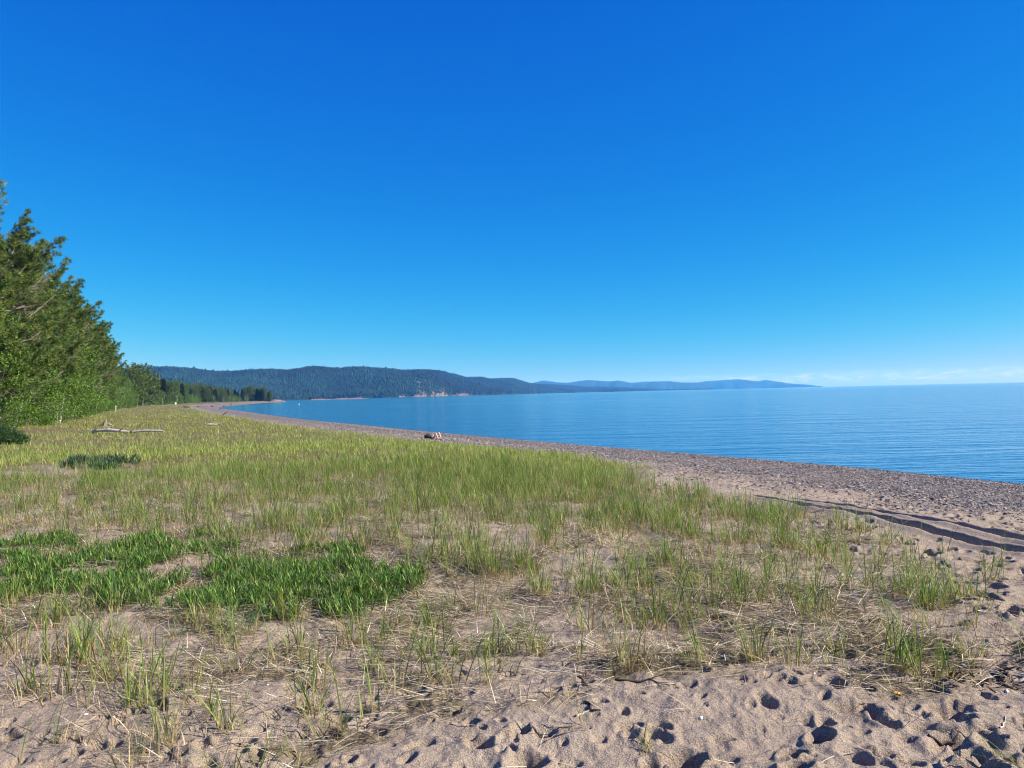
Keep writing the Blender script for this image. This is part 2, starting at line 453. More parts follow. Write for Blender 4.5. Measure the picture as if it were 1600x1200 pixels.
# ------------------------------------------------------------------ lake
def make_water_mat():
    m, n, l, p = mat('lake_water')
    geo = n.new('ShaderNodeNewGeometry'); P = geo.outputs['Position']
    def ripple(sx, sy, detail, rough, rot=0.0):
        mp = n.new('ShaderNodeMapping'); mp.inputs['Scale'].default_value = (sx, sy, 1); mp.inputs['Rotation'].default_value = (0, 0, rot)
        l.new(P, mp.inputs['Vector'])
        t = nd(n, 'ShaderNodeTexNoise', Scale=1.0, Detail=detail, Roughness=rough, Distortion=0.3); l.new(mp.outputs[0], t.inputs['Vector'])
        return t.outputs[0]
    sw = ripple(0.05, 0.22, 3.0, 0.55, 0.10)
    md = ripple(0.30, 1.2, 3.0, 0.6, -0.06)
    fn = ripple(1.1, 3.6, 3.0, 0.6, 0.12)
    lane = ripple(0.004, 0.02, 3.0, 0.6, 0.05)
    b1 = nd(n, 'ShaderNodeBump', Strength=1.0, Distance=0.26); l.new(sw, b1.inputs['Height'])
    b2 = nd(n, 'ShaderNodeBump', Distance=0.15); l.new(md, b2.inputs['Height']); l.new(b1.outputs[0], b2.inputs['Normal'])
    l.new(mrange(n, l, lane, 0.35, 0.65, 0.45, 1.0), b2.inputs['Strength'])
    b3 = nd(n, 'ShaderNodeBump', Strength=0.8, Distance=0.045); l.new(fn, b3.inputs['Height']); l.new(b2.outputs[0], b3.inputs['Normal'])
    l.new(b3.outputs[0], p.inputs['Normal'])
    p.inputs['Base Color'].default_value = (0.005, 0.10, 0.22, 1)
    p.inputs['Roughness'].default_value = 0.08
    p.inputs['IOR'].default_value = 1.333
    return m
M_WATER = make_water_mat()
wr = np.exp(np.linspace(math.log(3), math.log(25500), 150)); wr = np.concatenate([[0.0], wr])
wa = np.linspace(0, 2 * math.pi, 181)[:-1]
WA, WR = np.meshgrid(wa, wr)
WX, WY = WR * np.sin(WA), WR * np.cos(WA)
WI = np.arange(WX.size).reshape(WX.shape); WN = np.roll(WI, -1, axis=1)
wq = np.stack([WI[:-1], WI[1:], WN[1:], WN[:-1]], axis=-1)[1:].reshape(-1, 4)
w0 = np.stack([WI[0], WI[1], WN[1]], axis=-1)
WS = shore_s(WX, WY)
WZ = np.where(WS > 25, -60.0, 0.0)          # the sheet dives under the land, well inside it
water = mesh_obj('water', np.stack([WX, WY, WZ], axis=-1), [w0, wq], M_WATER, smooth=False)
tag(water, 'calm rippled blue lake reaching the horizon', 'lake', kind='structure')

# ------------------------------------------------------------------ far hills across the bay
def make_hill_mat():
    m, n, l, p = mat('forested_hill')
    geo = n.new('ShaderNodeNewGeometry'); P = geo.outputs['Position']
    at = n.new('ShaderNodeAttribute'); at.attribute_name = 'tint'
    sp = n.new('ShaderNodeSeparateColor'); l.new(at.outputs['Color'], sp.inputs[0])
    t1 = nd(n, 'ShaderNodeTexNoise', Scale=0.045, Detail=6.0, Roughness=0.75); l.new(P, t1.inputs['Vector'])
    t2 = nd(n, 'ShaderNodeTexNoise', Scale=0.0016, Detail=4.0, Roughness=0.6); l.new(P, t2.inputs['Vector'])
    c = mixc(n, l, mrange(n, l, t1.outputs[0], 0.35, 0.65), (0.002, 0.009, 0.006), (0.011, 0.026, 0.012))
    c = mixc(n, l, mrange(n, l, t2.outputs[0], 0.4, 0.65, 0.0, 0.5), c, (0.022, 0.040, 0.018))
    t3 = nd(n, 'ShaderNodeTexNoise', Scale=0.03, Detail=5.0, Roughness=0.7); l.new(P, t3.inputs['Vector'])
    rk = mixc(n, l, mrange(n, l, t3.outputs[0], 0.3, 0.7), (0.05, 0.045, 0.035), (0.26, 0.20, 0.18))
    a = nd(n, 'ShaderNodeMath', operation='ADD'); l.new(sp.outputs[0], a.inputs[0])
    l.new(mrange(n, l, t3.outputs[0], 0.3, 0.7, -0.6, 0.5), a.inputs[1])
    c = mixc(n, l, mrange(n, l, a.outputs[0], 0.45, 0.60), c, rk)
    l.new(c, p.inputs['Base Color']); p.inputs['Roughness'].default_value = 0.95; p.inputs['Specular IOR Level'].default_value = 0.1
    b = nd(n, 'ShaderNodeBump', Strength=0.8, Distance=12.0); l.new(t1.outputs[0], b.inputs['Height']); l.new(b.outputs[0], p.inputs['Normal'])
    return m
M_HILL = make_hill_mat()
M_FARTREE = leaf_mat('far_conifer', 0.0, 0.8)

def hill(name, label, sky, base, cliffs, ncol, nrow, dback, seed, ntree, th, topmul=1.55):
    """sky: [(px, py)] skyline in the photo; base: [(px, distance of its shore)]"""
    sky = np.array(sky, float); base = np.array(base, float)
    px = np.linspace(sky[0, 0], sky[-1, 0], ncol)
    py = np.interp(px, sky[:, 0], sky[:, 1])
    py = np.minimum(py + 1.3, 616 - (px - 800) * .0226 - .3); k = np.ones(5) / 5; py[2:-2] = np.convolve(py, k, 'valid')
    D0 = np.interp(px, base[:, 0], base[:, 1])
    dirs = np.array([ray(a, b) for a, b in zip(px, py)])
    hd = np.hypot(dirs[:, 0], dirs[:, 1]); ux, uy = dirs[:, 0] / hd, dirs[:, 1] / hd; tanv = dirs[:, 2] / hd
    tanv = np.maximum(tanv, 0.0002)
    v = np.concatenate([[-0.02], np.linspace(0, 1, nrow), 1 + np.linspace(0.08, 1.0, 12)])
    # the foot of the hill wanders in and out in bays and spurs
    lx = ux * D0; ly = uy * D0
    sp_ = (fbm(lx * 0.0022 + seed, ly * 0.0022, 4) - 0.5)
    D0 = D0 * (1 + 0.28 * sp_)
    DT = D0 * topmul
    VV, _ = np.meshgrid(v, px, indexing='ij')
    D = D0[None] + (DT - D0)[None] * VV
    X, Y = ux[None] * D, uy[None] * D
    prof = np.interp(VV, [-0.02, 0, 0.03, 0.25, 0.6, 1.0], [-0.03, 0, 0.10, 0.42, 0.76, 1.0])
    rel = fbm(X * 0.0016 + seed, Y * 0.0016, 5, 0.55) - 0.5
    rdg = 1 - np.abs(2 * fbm(X * 0.0011 + 3 * seed, Y * 0.0011 + 9, 4) - 1) - 0.72
    a_ = np.clip(VV, 0, 1)
    win = np.clip(a_ * (1 - a_) * 4, 0, 1) ** 0.8
    frac = prof + win * (rel * 0.8 + rdg * 1.0)
    frac = np.clip(frac, -0.05, 0.985 + 0.015 * a_)
    tan_loc = tanv[None] * frac
    Z = CAMZ + tan_loc * D - (1 - np.clip(VV / 0.02, 0, 1)) * CAMZ
    Zc = CAMZ + tanv * DT
    back = VV > 1
    Z = np.where(back, Zc[None] * (1 - 0.9 * sstep(1.0, 2.0, VV)) + (rel) * 20 * (VV > 1.2), Z)
    Z[0] = -6
    rock = np.zeros_like(Z)
    for (cx, w, vt, st) in cliffs:
        rock += st * np.exp(-((px[None] - cx) / w) ** 2) * sstep(vt, vt * 0.35, VV) * (VV <= 1)
    rock += 0.25 * sstep(0.016, 0.004, VV)
    rock = np.clip(rock, 0, 1)
    n0, n1 = Z.shape
    I = np.arange(n0 * n1).reshape(n0, n1)
    q = np.stack([I[:-1, :-1], I[:-1, 1:], I[1:, 1:], I[1:, :-1]], axis=-1).reshape(-1, 4)
    colr = np.zeros((n0 * n1, 3)); colr[:, 0] = rock.ravel()
    o = mesh_obj(name, np.stack([X, Y, Z], -1), q, M_HILL, smooth=True, col=colr)
    tag(o, label, 'hills', kind='structure')
    # trees over the slope
    r = np.random.default_rng(seed * 7 + 1)
    i = r.random(ntree) ** 0.8 * (nrow - 1) + 1; j = r.random(ntree) * (n1 - 1.01)
    top = r.random(ntree) < 0.12
    i[top] = nrow - r.random(top.sum()) * 0.35
    i0, j0 = i.astype(int), j.astype(int); fi, fj = i - i0, j - j0
    def bl(A): return (A[i0, j0] * (1 - fj) + A[i0, j0 + 1] * fj) * (1 - fi) + (A[i0 + 1, j0] * (1 - fj) + A[i0 + 1, j0 + 1] * fj) * fi
    tx, ty, tz, trk = bl(X), bl(Y), bl(Z), bl(rock)
    keep = (r.random(ntree) > trk * 0.9) & (tz > 2)
    return tx[keep], ty[keep], tz[keep], r, th
def cone_forest(name, label, sets):
    VS, FS, CS = [], [], []; off = 0
    for tx, ty, tz, r, th in sets:
        N = len(tx)
        h = th * np.exp(r.normal(size=N) * .28) * (.6 + .7 * fbm(tx * .006 + 3, ty * .006, 3)); w = h * r.uniform(0.22, 0.42, N)
        a = r.uniform(0, 6.28, N)
        V = np.zeros((N, 9, 3))
        for k in range(4):
            V[:, k] = np.stack([tx + w * np.cos(a + k * 1.571), ty + w * np.sin(a + k * 1.571), tz - 1.0 + 0 * h], -1)
            V[:, 4 + k] = np.stack([tx + .75 * w * np.cos(a + .78 + k * 1.571), ty + .75 * w * np.sin(a + .78 + k * 1.571), tz + h * 0.5], -1)
        V[:, 8] = np.stack([tx, ty, tz + h], -1)
        f = []
        for k in range(4):
            f += [[k, (k + 1) % 4, 4 + k], [4 + k, (k + 1) % 4, 4 + (k + 1) % 4], [4 + k, 4 + (k + 1) % 4, 8]]
        f = np.array(f)
        FS.append((np.arange(N)[:, None, None] * 9 + f[None]).reshape(-1, 3) + off); off += 9 * N
        VS.append(V.reshape(-1, 3))
        t = r.random(N)[:, None]; g = r.uniform(0.6, 1.4, N)[:, None]
        g = g * np.array([.9, 1.05, 1.25]) * (.55 + 1.1 * sstep(.38, .62, fbm(tx * .0035, ty * .0035, 4)))[:, None]
        c = (np.array([[0.002, 0.010, 0.007]]) * (1 - t) + np.array([[0.010, 0.028, 0.013]]) * t) * g
        CS.append(np.repeat(c, 9, axis=0))
    o = mesh_obj(name, np.concatenate(VS), np.concatenate(FS), M_FARTREE, col=np.concatenate(CS))
    return tag(o, label, 'forest', kind='stuff')

SKY_NEAR = [(150, 581), (194, 580), (224, 577), (260, 576), (301, 578), (337, 583), (370, 581.5), (408, 580), (449, 581), (488, 574), (513, 576), (524, 577), (557, 575),
            (590, 577), (631, 580), (670, 578.5), (697, 582), (730, 590), (750, 589.5), (766, 592), (802, 591), (829, 599), (870, 601), (930, 603.5), (1000, 605.5), (1060, 608), (1120, 610.5)]
BASE_NEAR = [(150, 2300), (430, 2300), (560, 2500), (690, 3000), (800, 4200), (900, 6500), (1120, 9500)]
SKY_FAR = [(780, 603), (815, 601), (829, 599), (849, 594), (870, 597), (884, 598), (920, 593), (950, 595.5), (967, 594), (986, 598), (1000, 596), (1044, 595), (1064, 597), (1092, 597),
           (1102, 595), (1121, 594), (1154, 592), (1184, 595), (1197, 593), (1214, 595.6), (1237, 599), (1267, 600.5), (1276, 602.5), (1284, 604.6)]
BASE_FAR = [(780, 11000), (1000, 13500), (1284, 16500)]
s1 = hill('hills', 'long forested hills across the bay with pink rock at the foot', SKY_NEAR, BASE_NEAR,
          [(655, 9, .34, .62), (628, 5, .30, .48), (690, 9, .16, .66), (676, 4, .16, .6), (722, 12, .06, .45), (560, 10, .05, .4), (700, 60, .02, .2)], 700, 90, 3000, 5, 120000, 8.0)
s2 = hill('headland', 'blue distant ridge that ends in a low point on the horizon', SKY_FAR, BASE_FAR, [(1060, 5, .1, .6)], 420, 40, 4000, 9, 22000, 11, 1.25)
cone_forest('hillside_forest', 'dense conifer forest covering the far hills', [s1, s2])
# three thin radio masts on the crest
M_MAST = plain('galvanised_steel', (0.35, 0.37, 0.40), 0.5, 0.1)
def tube(pts, rad, sides=6):
    pts = np.asarray(pts, float); rad = np.broadcast_to(np.asarray(rad, float), (len(pts),))
    V = []
    for i, p in enumerate(pts):
        d = pts[min(i + 1, len(pts) - 1)] - pts[max(i - 1, 0)]; d = d / (np.linalg.norm(d) + 1e-9)
        u = np.cross(d, [0, 0, 1.0]) if abs(d[2]) < 0.9 else np.cross(d, [1.0, 0, 0])
        u /= np.linalg.norm(u); w = np.cross(d, u)
        for k in range(sides):
            a = 2 * math.pi * k / sides
            V.append(p + rad[i] * (math.cos(a) * u + math.sin(a) * w))
    Fq = []
    for i in range(len(pts) - 1):
        for k in range(sides):
            a, b = i * sides + k, i * sides + (k + 1) % sides
            Fq.append([a, b, b + sides, a + sides])
    return np.array(V), np.array(Fq)
class MB:
    """collects pieces (all quads) of one mesh"""
    def __init__(s): s.V, s.Q, s.C, s.n = [], [], [], 0
    def add(s, V, Q, c=None):
        V = np.asarray(V, float); s.V.append(V); s.Q.append(np.asarray(Q) + s.n); s.n += len(V)
        if c is not None: s.C.append(np.broadcast_to(c, (len(V), 3)))
    def tube(s, pts, rad, sides=6, c=None): s.add(*tube(pts, rad, sides), c)
    def build(s, name, m, parent=None, smooth=True):
        return mesh_obj(name, np.concatenate(s.V), np.concatenate(s.Q), m, parent, smooth, np.concatenate(s.C) if s.C else None)
for px, hgt, lab in ((565, 34, 'lone radio mast on the hill crest, left of the pair'), (601, 36, 'taller radio mast of the pair on the hill crest'), (605, 27, 'shorter radio mast of the pair on the hill crest')):
    py = np.interp(px, [q[0] for q in SKY_NEAR], [q[1] for q in SKY_NEAR])
    D = np.interp(px, [q[0] for q in BASE_NEAR], [q[1] for q in BASE_NEAR]) * 1.5
    x, y, w = ray(px, py); hh = math.hypot(x, y); zb = CAMZ + w / hh * D - 8
    r0 = tag(empty('radio_mast', (x / hh * D, y / hh * D, zb)), lab, 'mast', 'radio masts on the hill')
    b = MB(); L = hgt
    for k in range(3):
        a = k * 2.094; b.tube([(1.4 * math.cos(a), 1.4 * math.sin(a), 0), (0.5 * math.cos(a), 0.5 * math.sin(a), L)], 0.16, 4)
    for q in range(14):
        z0, z1 = L * q / 14, L * (q + 1) / 14
        for k in range(3):
            a, c = k * 2.094, (k + 1) * 2.094; ra, rb = 1.4 - 0.9 * q / 14, 1.4 - 0.9 * (q + 1) / 14
            b.tube([(ra * math.cos(a), ra * math.sin(a), z0), (rb * math.cos(c), rb * math.sin(c), z1)], 0.07, 3)
    b.build('lattice', M_MAST, r0)
    b = MB(); b.tube([(0, 0, L - 1), (0, 0, L + 5)], 0.10, 5); b.build('aerial', M_MAST, r0)

# ------------------------------------------------------------------ trees
def unit(v): return v / (np.linalg.norm(v, axis=-1, keepdims=True) + 1e-9)
def tri_tufts(C, D, n, ln, wd, col, r, spread=0.9, colvar=0.25):
    """n long thin needle sheaves around every centre C, leaning along D"""
    N = len(C)
    d = unit(r.normal(size=(N, n, 3)) * spread + D[:, None, :] * 0.8 + np.array([0, 0, 0.25]))
    L = ln * r.uniform(0.6, 1.2, (N, n, 1))
    side = unit(np.cross(d, r.normal(size=(N, n, 3))))
    c0 = C[:, None, :] + r.normal(size=(N, n, 3)) * ln * 0.22
    V = np.stack([c0 - side * wd * 0.5, c0 + side * wd * 0.5, c0 + d * L], axis=2).reshape(-1, 3)
    Ft = np.arange(N * n * 3).reshape(-1, 3)
    g = 1 + r.uniform(-colvar, colvar, (N, 1, 1)) + r.uniform(-0.12, 0.12, (N, n, 1))
    c = np.broadcast_to(col[:, None, :] if col.ndim == 2 else col, (N, n, 3)) * g
    return V, Ft, np.repeat(c.reshape(-1, 3), 3, axis=0)

def make_pine(seed, H, lean=(0, 0), dens=1.0, near=True, width=1.0):
    r = np.random.default_rng(seed)
    root = empty('pine_tree')
    # trunk
    nz = 9; t = np.linspace(0, 1, nz)
    bend = r.normal(size=2) * 0.25
    tx = lean[0] * t ** 1.3 * H + bend[0] * np.sin(t * 3); ty = lean[1] * t ** 1.3 * H + bend[1] * np.sin(t * 3.3)
    tp = np.stack([tx, ty, t * H * 0.97 - 0.3], -1)
    b = MB(); b.tube(tp, np.interp(t, [0, .1, 1], [.021 * H * .8, .013 * H, .003 * H]), 7)
    b.build('trunk', M_BARK, root)
    limbs, dead = MB(), MB()
    C, D, colr = [], [], []
    nb = int((62 if near else 34) * dens)
    for i in range(nb):
        f = (i + r.random()) / nb
        hz = 0.16 + 0.82 * f
        a = i * 2.4 + r.normal() * 0.4
        prof = np.interp(hz, [.15, .3, .5, .7, .85, .95, 1.0], [.13, .24, .27, .24, .20, .14, .05])
        L = H * prof * r.uniform(0.65, 1.25) * width
        p0 = np.array([np.interp(hz, t, tx), np.interp(hz, t, ty), hz * H * 0.97])
        up = np.interp(hz, [.15, .5, .9, 1], [-.05, .18, .65, 1.2]) + r.normal() * 0.12
        hd = np.array([math.cos(a), math.sin(a), 0])
        ts = np.linspace(0, 1, 5)[:, None]
        bp = p0 + hd * L * ts + np.array([0, 0, 1]) * (up * L * ts + 0.18 * L * ts ** 2 - 0.10 * L * np.sin(ts * 3.1)) + r.normal(size=(5, 3)) * 0.03 * L * ts
        isdead = near and hz < 0.70 and r.random() < 0.16
        (dead if isdead else limbs).tube(bp, np.interp(ts[:, 0], [0, 1], [.0035 * H * (.5 + prof * 2), .0012 * H]), 4)
        ns = int((9 if near else 4) * (0.6 + L / (0.25 * H)))
        for k in range(ns):
            q = 0.25 + 0.75 * (k + r.random()) / ns
            sp_ = np.array([np.interp(q, ts[:, 0], bp[:, j]) for j in range(3)])
            sa = a + r.choice([-1, 1]) * r.uniform(0.4, 1.2)
            sl = L * (1.05 - q) * r.uniform(0.35, 0.75) + 0.02 * H
            sd = np.array([math.cos(sa), math.sin(sa), r.uniform(0.0, 0.6)])
            e = sp_ + sd * sl
            if near: (dead if isdead else limbs).tube([sp_, (sp_ + e) / 2 + [0, 0, .03 * sl], e], [.0014 * H, .001 * H, .0007 * H], 3)
            if isdead:
                if near:
                    for _ in range(2):
                        w = sp_ + (e - sp_) * r.uniform(.3, .9); dead.tube([w, w + r.normal(size=3) * sl * .35], [.0008 * H, .0005 * H], 3)
                continue
            m = max(2, int(sl / (0.27 if near else 0.55)))
            for u in np.linspace(0.35, 1.05, m):
                C.append(sp_ + (e - sp_) * u + r.normal(size=3) * 0.06 * sl); D.append(unit(sd)); 
                colr.append(np.array([.060, .115, .025]) if r.random() < .60 else np.array([.14, .185, .038]))
        if not isdead: C.append(bp[-1]); D.append(hd); colr.append(np.array([.05, .07, .02]))
    if dead.n: dead.build('dead_branches', M_TWIG, root)
    limbs.build('limbs', M_TWIG if near else M_BARK, root)
    C, D, colr = np.array(C), np.array(D), np.array(colr) * r.uniform(0.85, 1.15)
    V, Ft, Cc = tri_tufts(C, D, 40 if near else 9, 0.29 if near else 0.75, 0.036 if near else 0.22, colr, r)
    mesh_obj('crown', V, Ft, M_NEEDLE, root, col=Cc)
    return root

def make_spruce(seed, H, far=True):
    r = np.random.default_rng(seed); root = empty('spruce_tree')
    b = MB(); b.tube([(0, 0, -.3), (0, 0, H * .5), (0, 0, H * .97)], [.016 * H, .009 * H, .002 * H], 5); b.build('trunk', M_BARK, root)
    n = 750; h = r.random(n) ** 0.8
    rad = H * 0.17 * (1 - h) ** 0.8 * (0.75 + 0.25 * np.sin(h * 40)) * r.uniform(.5, 1.1, n) + .02 * H
    a = r.uniform(0, 6.28, n)
    C = np.stack([rad * np.cos(a), rad * np.sin(a), H * (0.06 + 0.94 * h)], -1); D = np.stack([np.cos(a), np.sin(a), -.3 + 0 * a], -1)
    V, Ft, Cc = tri_tufts(C, D, 6, .06 * H, .018 * H, np.array([.022, .040, .018]) + 0 * C, r, 0.5, 0.35)
    mesh_obj('crown', V, Ft, M_NEEDLE, root, col=Cc)
    return root

def leaf_quads(C, r, size, col, flat=0.5):
    N = len(C)
    nrm = unit(r.normal(size=(N, 3)) + np.array([0.25, -0.1, flat])); u = unit(np.cross(nrm, r.normal(size=(N, 3)))); v = np.cross(nrm, u)
    s = size * r.uniform(.6, 1.25, (N, 1))
    V = np.stack([C - u * s * .62, C + v * s * .36, C + u * s * .62, C - v * s * .36], 1).reshape(-1, 3)
    return V, np.arange(4 * N).reshape(-1, 4), np.repeat(col, 4, axis=0)

def make_birch(seed, H, W, nclump=230, nleaf=55, size=0.10, name='birch_tree', near=True, skirt=0.03, stems=4, tone=1.0):
    r = np.random.default_rng(seed); root = empty(name)
    # crown clump centres: an uneven dome
    P = []
    while len(P) < nclump:
        a, h = r.uniform(0, 6.28), r.random()
        z = skirt + (1 - skirt) * h
        prof = np.interp(z, [0, .15, .4, .65, .85, 1.0], [.62, .85, 1.0, .84, .5, .12]) * (1 + 0.28 * math.sin(2 * a + seed) + 0.2 * math.sin(5 * a + 7 * z + seed * 2))
        q = r.random() ** 0.45
        P.append((W * prof * q * math.cos(a), W * prof * q * math.sin(a), z * H))
    P = np.array(P)
    lb, tb = MB(), MB()
    base = []
    for k in range(stems):
        a = 6.28 * k / stems + r.normal() * .4; o = np.array([math.cos(a), math.sin(a), 0])
        top = o * W * r.uniform(.15, .5) + np.array([0, 0, H * r.uniform(.75, .92)])
        t = np.linspace(0, 1, 7)[:, None]
        pts = o * 0.18 * min(1, W / 2) + (top - o * 0.18) * t + o * W * 0.16 * np.sin(t * 3.1) + r.normal(size=(7, 3)) * .05 * t
        pts[0, 2] = -.25
        tb.tube(pts, np.interp(t[:, 0], [0, 1], [.0105 * H * r.uniform(.7, 1.2) + .01, .0025 * H]), 6); base.append(pts)
    tb.build('trunk', M_BIRCH, root)
    for p in P[::3]:
        s = base[r.integers(len(base))]; j = int(np.clip(p[2] / H * 5, 0, 5)); a = s[j]
        lb.tube([a, (a + p) / 2 + [0, 0, .06 * H], p], [.0028 * H, .002 * H, .0009 * H], 3)
    lb.build('limbs', M_TWIG, root)
    N = nclump * nleaf
    Cc = np.repeat(P, nleaf, 0) + r.normal(size=(N, 3)) * np.array([.085, .085, .06]) * (W * 1.15 + H * .25) * .75
    Cc[:, 2] = np.maximum(Cc[:, 2], 0.03 * H)
    t = np.repeat(r.random((nclump, 1)), nleaf, 0) * .6 + r.random((N, 1)) * .4
    col = (np.array([[.046, .105, .016]]) * (1 - t) + np.array([[.150, .265, .038]]) * t) * tone
    V, Fq, cc = leaf_quads(Cc, r, size, col)
    mesh_obj('crown', V, Fq, M_LEAF, root, col=cc)
    return root

def place(root, px, depth, rz=0.0, s=1.0, first=False, dz=0.0):
    x, y = at_d(px, depth); z = float(gz(x, y)) + dz
    if first:
        root.location = (x, y, z); root.rotation_euler = (0, 0, rz); root.scale = (s, s, s); return root
    return copy_tree(root, (x, y, z), rz, s)
tr = np.random.default_rng(99)
# near pines: (photo x, distance, height scale) on the shelf behind the birches
PINES = [make_pine(101, 15.0, (0.05, -0.01)), make_pine(102, 14.5, (0.07, 0.0), 1.1), make_pine(103, 13.5, (0.04, 0.02), 0.9), make_pine(104, 12.0, (0.06, 0.0), 1.0, width=1.15)]
near_pines = [
    (-80, 44, 0, .92, 'tall pine at the left frame edge with one high branch reaching in'),
    (-22, 47, 1, .86, 'tallest pine fully in view, dense dark tufts at the left edge'),
    (12, 52, 0, .80, 'pine beside the tallest one, its crown a step lower'),
    (40, 57, 2, .88, 'pine with bare grey dead branches across its middle'),
    (66, 62, 0, .76, 'broad pine whose crown stands above the leaning white stem'),
    (84, 70, 1, .79, 'broad pine whose crown stands above the brightest green birch'),
    (103, 80, 3, .95, 'pine with a grey bare trunk showing behind the birch tops'),
    (119, 92, 2, .88, 'pine at mid slope whose tufts stick out against the sky'),
    (134, 104, 3, .93, 'flat topped pine reaching branches out over the meadow side'),
    (150, 118, 0, 0.76, 'slender pine with the farthest reaching horizontal branch'),
    (160, 138, 1, 0.76, 'small dark pine low in the slope of tree tops'),
    (170, 158, 2, 0.80, 'last pine before the tree tops drop to the birches'),
]
used = set()
for px, dep, k, s, lab in near_pines:
    t_ = place(PINES[k], px, dep, tr.uniform(-.5, .5), s, first=k not in used); used.add(k)
    tag(t_, lab, 'pine tree', 'pines along the left edge of the beach')
for px, dep, k, s in [(-60, 58, 2, .98), (-35, 52, 3, 1.0), (2, 60, 1, .88), (-5, 66, 2, .98), (25, 66, 3, .98), (-20, 70, 3, 1.1), (12, 78, 0, .85), (45, 86, 1, .78), (70, 98, 2, .82), (95, 116, 3, .85), (118, 140, 1, .72), (130, 165, 0, .7), (150, 190, 2, .72), (-110, 60, 1, .9)]:
    t_ = place(PINES[k], px, dep, tr.uniform(0, 6.28), s)
    tag(t_, 'dark pine standing in the second row behind the front pines', 'pine tree', 'pines behind the front row')
# birches and alders in front
B = [make_birch(201, 6.8, 2.5, 300, 60), make_birch(202, 5.6, 2.3, 260, 55), make_birch(203, 4.2, 2.0, 200, 50, name='alder_bush', stems=5, tone=.85), make_birch(204, 7.2, 2.2, 280, 55, skirt=.2)]
front = [
    (-28, 46, 3, 1.1, 'leafy birch cut by the left edge of the picture'),
    (14, 53, 1, 1.15, 'birch with a leaning white stem near the left edge'),
    (44, 58, 2, 1.15, 'low rounded leafy bush beside the patch of bare sand'),
    (60, 62, 0, 1.15, 'bright green birch in front of the grey pine branches'),
    (88, 68, 3, 1.28, 'tallest bright green birch, over the cluster of white stems'),
    (106, 80, 1, 1.45, 'birch with several pale stems showing at its foot'),
    (122, 92, 0, 1.22, 'full round birch just right of the white stems'),
    (138, 110, 3, 1.12, 'birch at the middle of the green row by the meadow'),
    (152, 128, 1, 1.45, 'birch in the green row, third from its far end'),
    (166, 148, 0, 1.2, 'birch in the green row, second from its far end'),
    (180, 174, 3, 1.15, 'birch in front of the small white post'),
    (193, 200, 1, 1.45, 'last bright birch before the dark forest begins'),
]
used = set()
for px, dep, k, s, lab in front:
    t_ = place(B[k], px, dep, tr.uniform(0, 6.28), s, first=k not in used); used.add(k)
    tag(t_, lab, 'bush' if k == 2 else 'birch tree', 'birches along the meadow')
for px, dep, k, s in [(30, 66, 0, .9), (76, 82, 1, 1.2), (95, 95, 0, .95), (-5, 60, 3, .9), (112, 112, 3, .95), (135, 135, 0, .9), (150, 155, 3, .85), (165, 180, 0, .9), (178, 205, 3, .9), (186, 235, 0, 1.0), (196, 250, 3, 1.0)]:
    t_ = place(B[k], px, dep, tr.uniform(0, 6.28), s)
    tag(t_, 'birch filling the gap between the pines and the front row', 'birch tree', 'birches between the rows')
# understory so that the foot of the wood is closed
for px, dep, k, s in [(-12, 49, 2, .9), (36, 57, 2, .6), (66, 62, 2, .55), (98, 76, 2, .6), (112, 84, 2, .75), (139, 108, 2, .8), (126, 96, 2, .8), (153, 128, 2, .8), (167, 150, 2, .9), (181, 178, 2, .95), (195, 205, 2, 1.1), (203, 225, 2, 1.2), (-2, 51, 2, .72), (22, 60, 2, .62), (72, 74, 2, .55), (118, 94, 2, .6), (132, 108, 2, .7), (146, 126, 2, .7), (160, 146, 2, .8), (174, 170, 2, .85), (187, 196, 2, .9)]:
    t_ = place(B[2], px, dep, tr.uniform(0, 6.28), s)
    tag(t_, 'low green bush at the foot of the birches', 'bush', 'bushes at the foot of the birches')
# dark juniper at the left edge
jr = np.random.default_rng(5)
jn = empty('juniper_bush', (*at_z(4, 690, 1.75), 1.7))
n = 420; a = jr.uniform(0, 6.28, n); q = jr.random(n) ** .5
C = np.stack([0.95 * q * np.cos(a), .8 * q * np.sin(a), .08 + .62 * (1 - q ** 2) * jr.random(n)], -1)
V, Ft, Cc = tri_tufts(C, np.stack([np.cos(a), np.sin(a), .4 + 0 * a], -1), 16, .2, .03, np.array([.045, .095, .030]) + 0 * C, jr)
mesh_obj('foliage', V, Ft, M_NEEDLE, jn, col=Cc)
b = MB()
for k in range(26): b.tube([(0, 0, -.05), C[k * 14] * .6, C[k * 14]], [.02, .012, .004], 4)
b.build('stems', M_BARK, jn)
tag(jn, 'low dark juniper bush at the left edge of the meadow', 'juniper')

# the far wood along the bay
FP = [make_pine(301, 14.0, (.02, 0), 1.0, False), make_pine(302, 12.5, (0, .02), 1.1, False, 1.1), make_spruce(303, 13.0), make_spruce(304, 11.0),
      make_birch(305, 8.5, 3.0, 120, 14, .42, near=False, stems=2, tone=.8), make_birch(306, 7.0, 3.2, 110, 14, .40, near=False, stems=2, tone=.95)]
FLAB = [('dark bushy pine in the far wood along the bay', 'pine tree', 'far pines along the bay'), ('dark bushy pine in the far wood along the bay', 'pine tree', 'far pines along the bay'),
        ('dark pointed spruce in the far wood along the bay', 'spruce', 'far spruces along the bay'), ('dark pointed spruce in the far wood along the bay', 'spruce', 'far spruces along the bay'),
        ('bright green leafy tree in the far wood along the bay', 'leafy tree', 'far leafy trees along the bay'), ('bright green leafy tree in the far wood along the bay', 'leafy tree', 'far leafy trees along the bay')]
TL = np.array([(-124, 240), (-146, 300), (-172, 370), (-190, 430), (-212, 500), (-232, 570), (-246, 650), (-256, 720), (-262, 775)], float)
seg = np.concatenate([[0], np.cumsum(np.hypot(*np.diff(TL, axis=0).T))])
used = set()
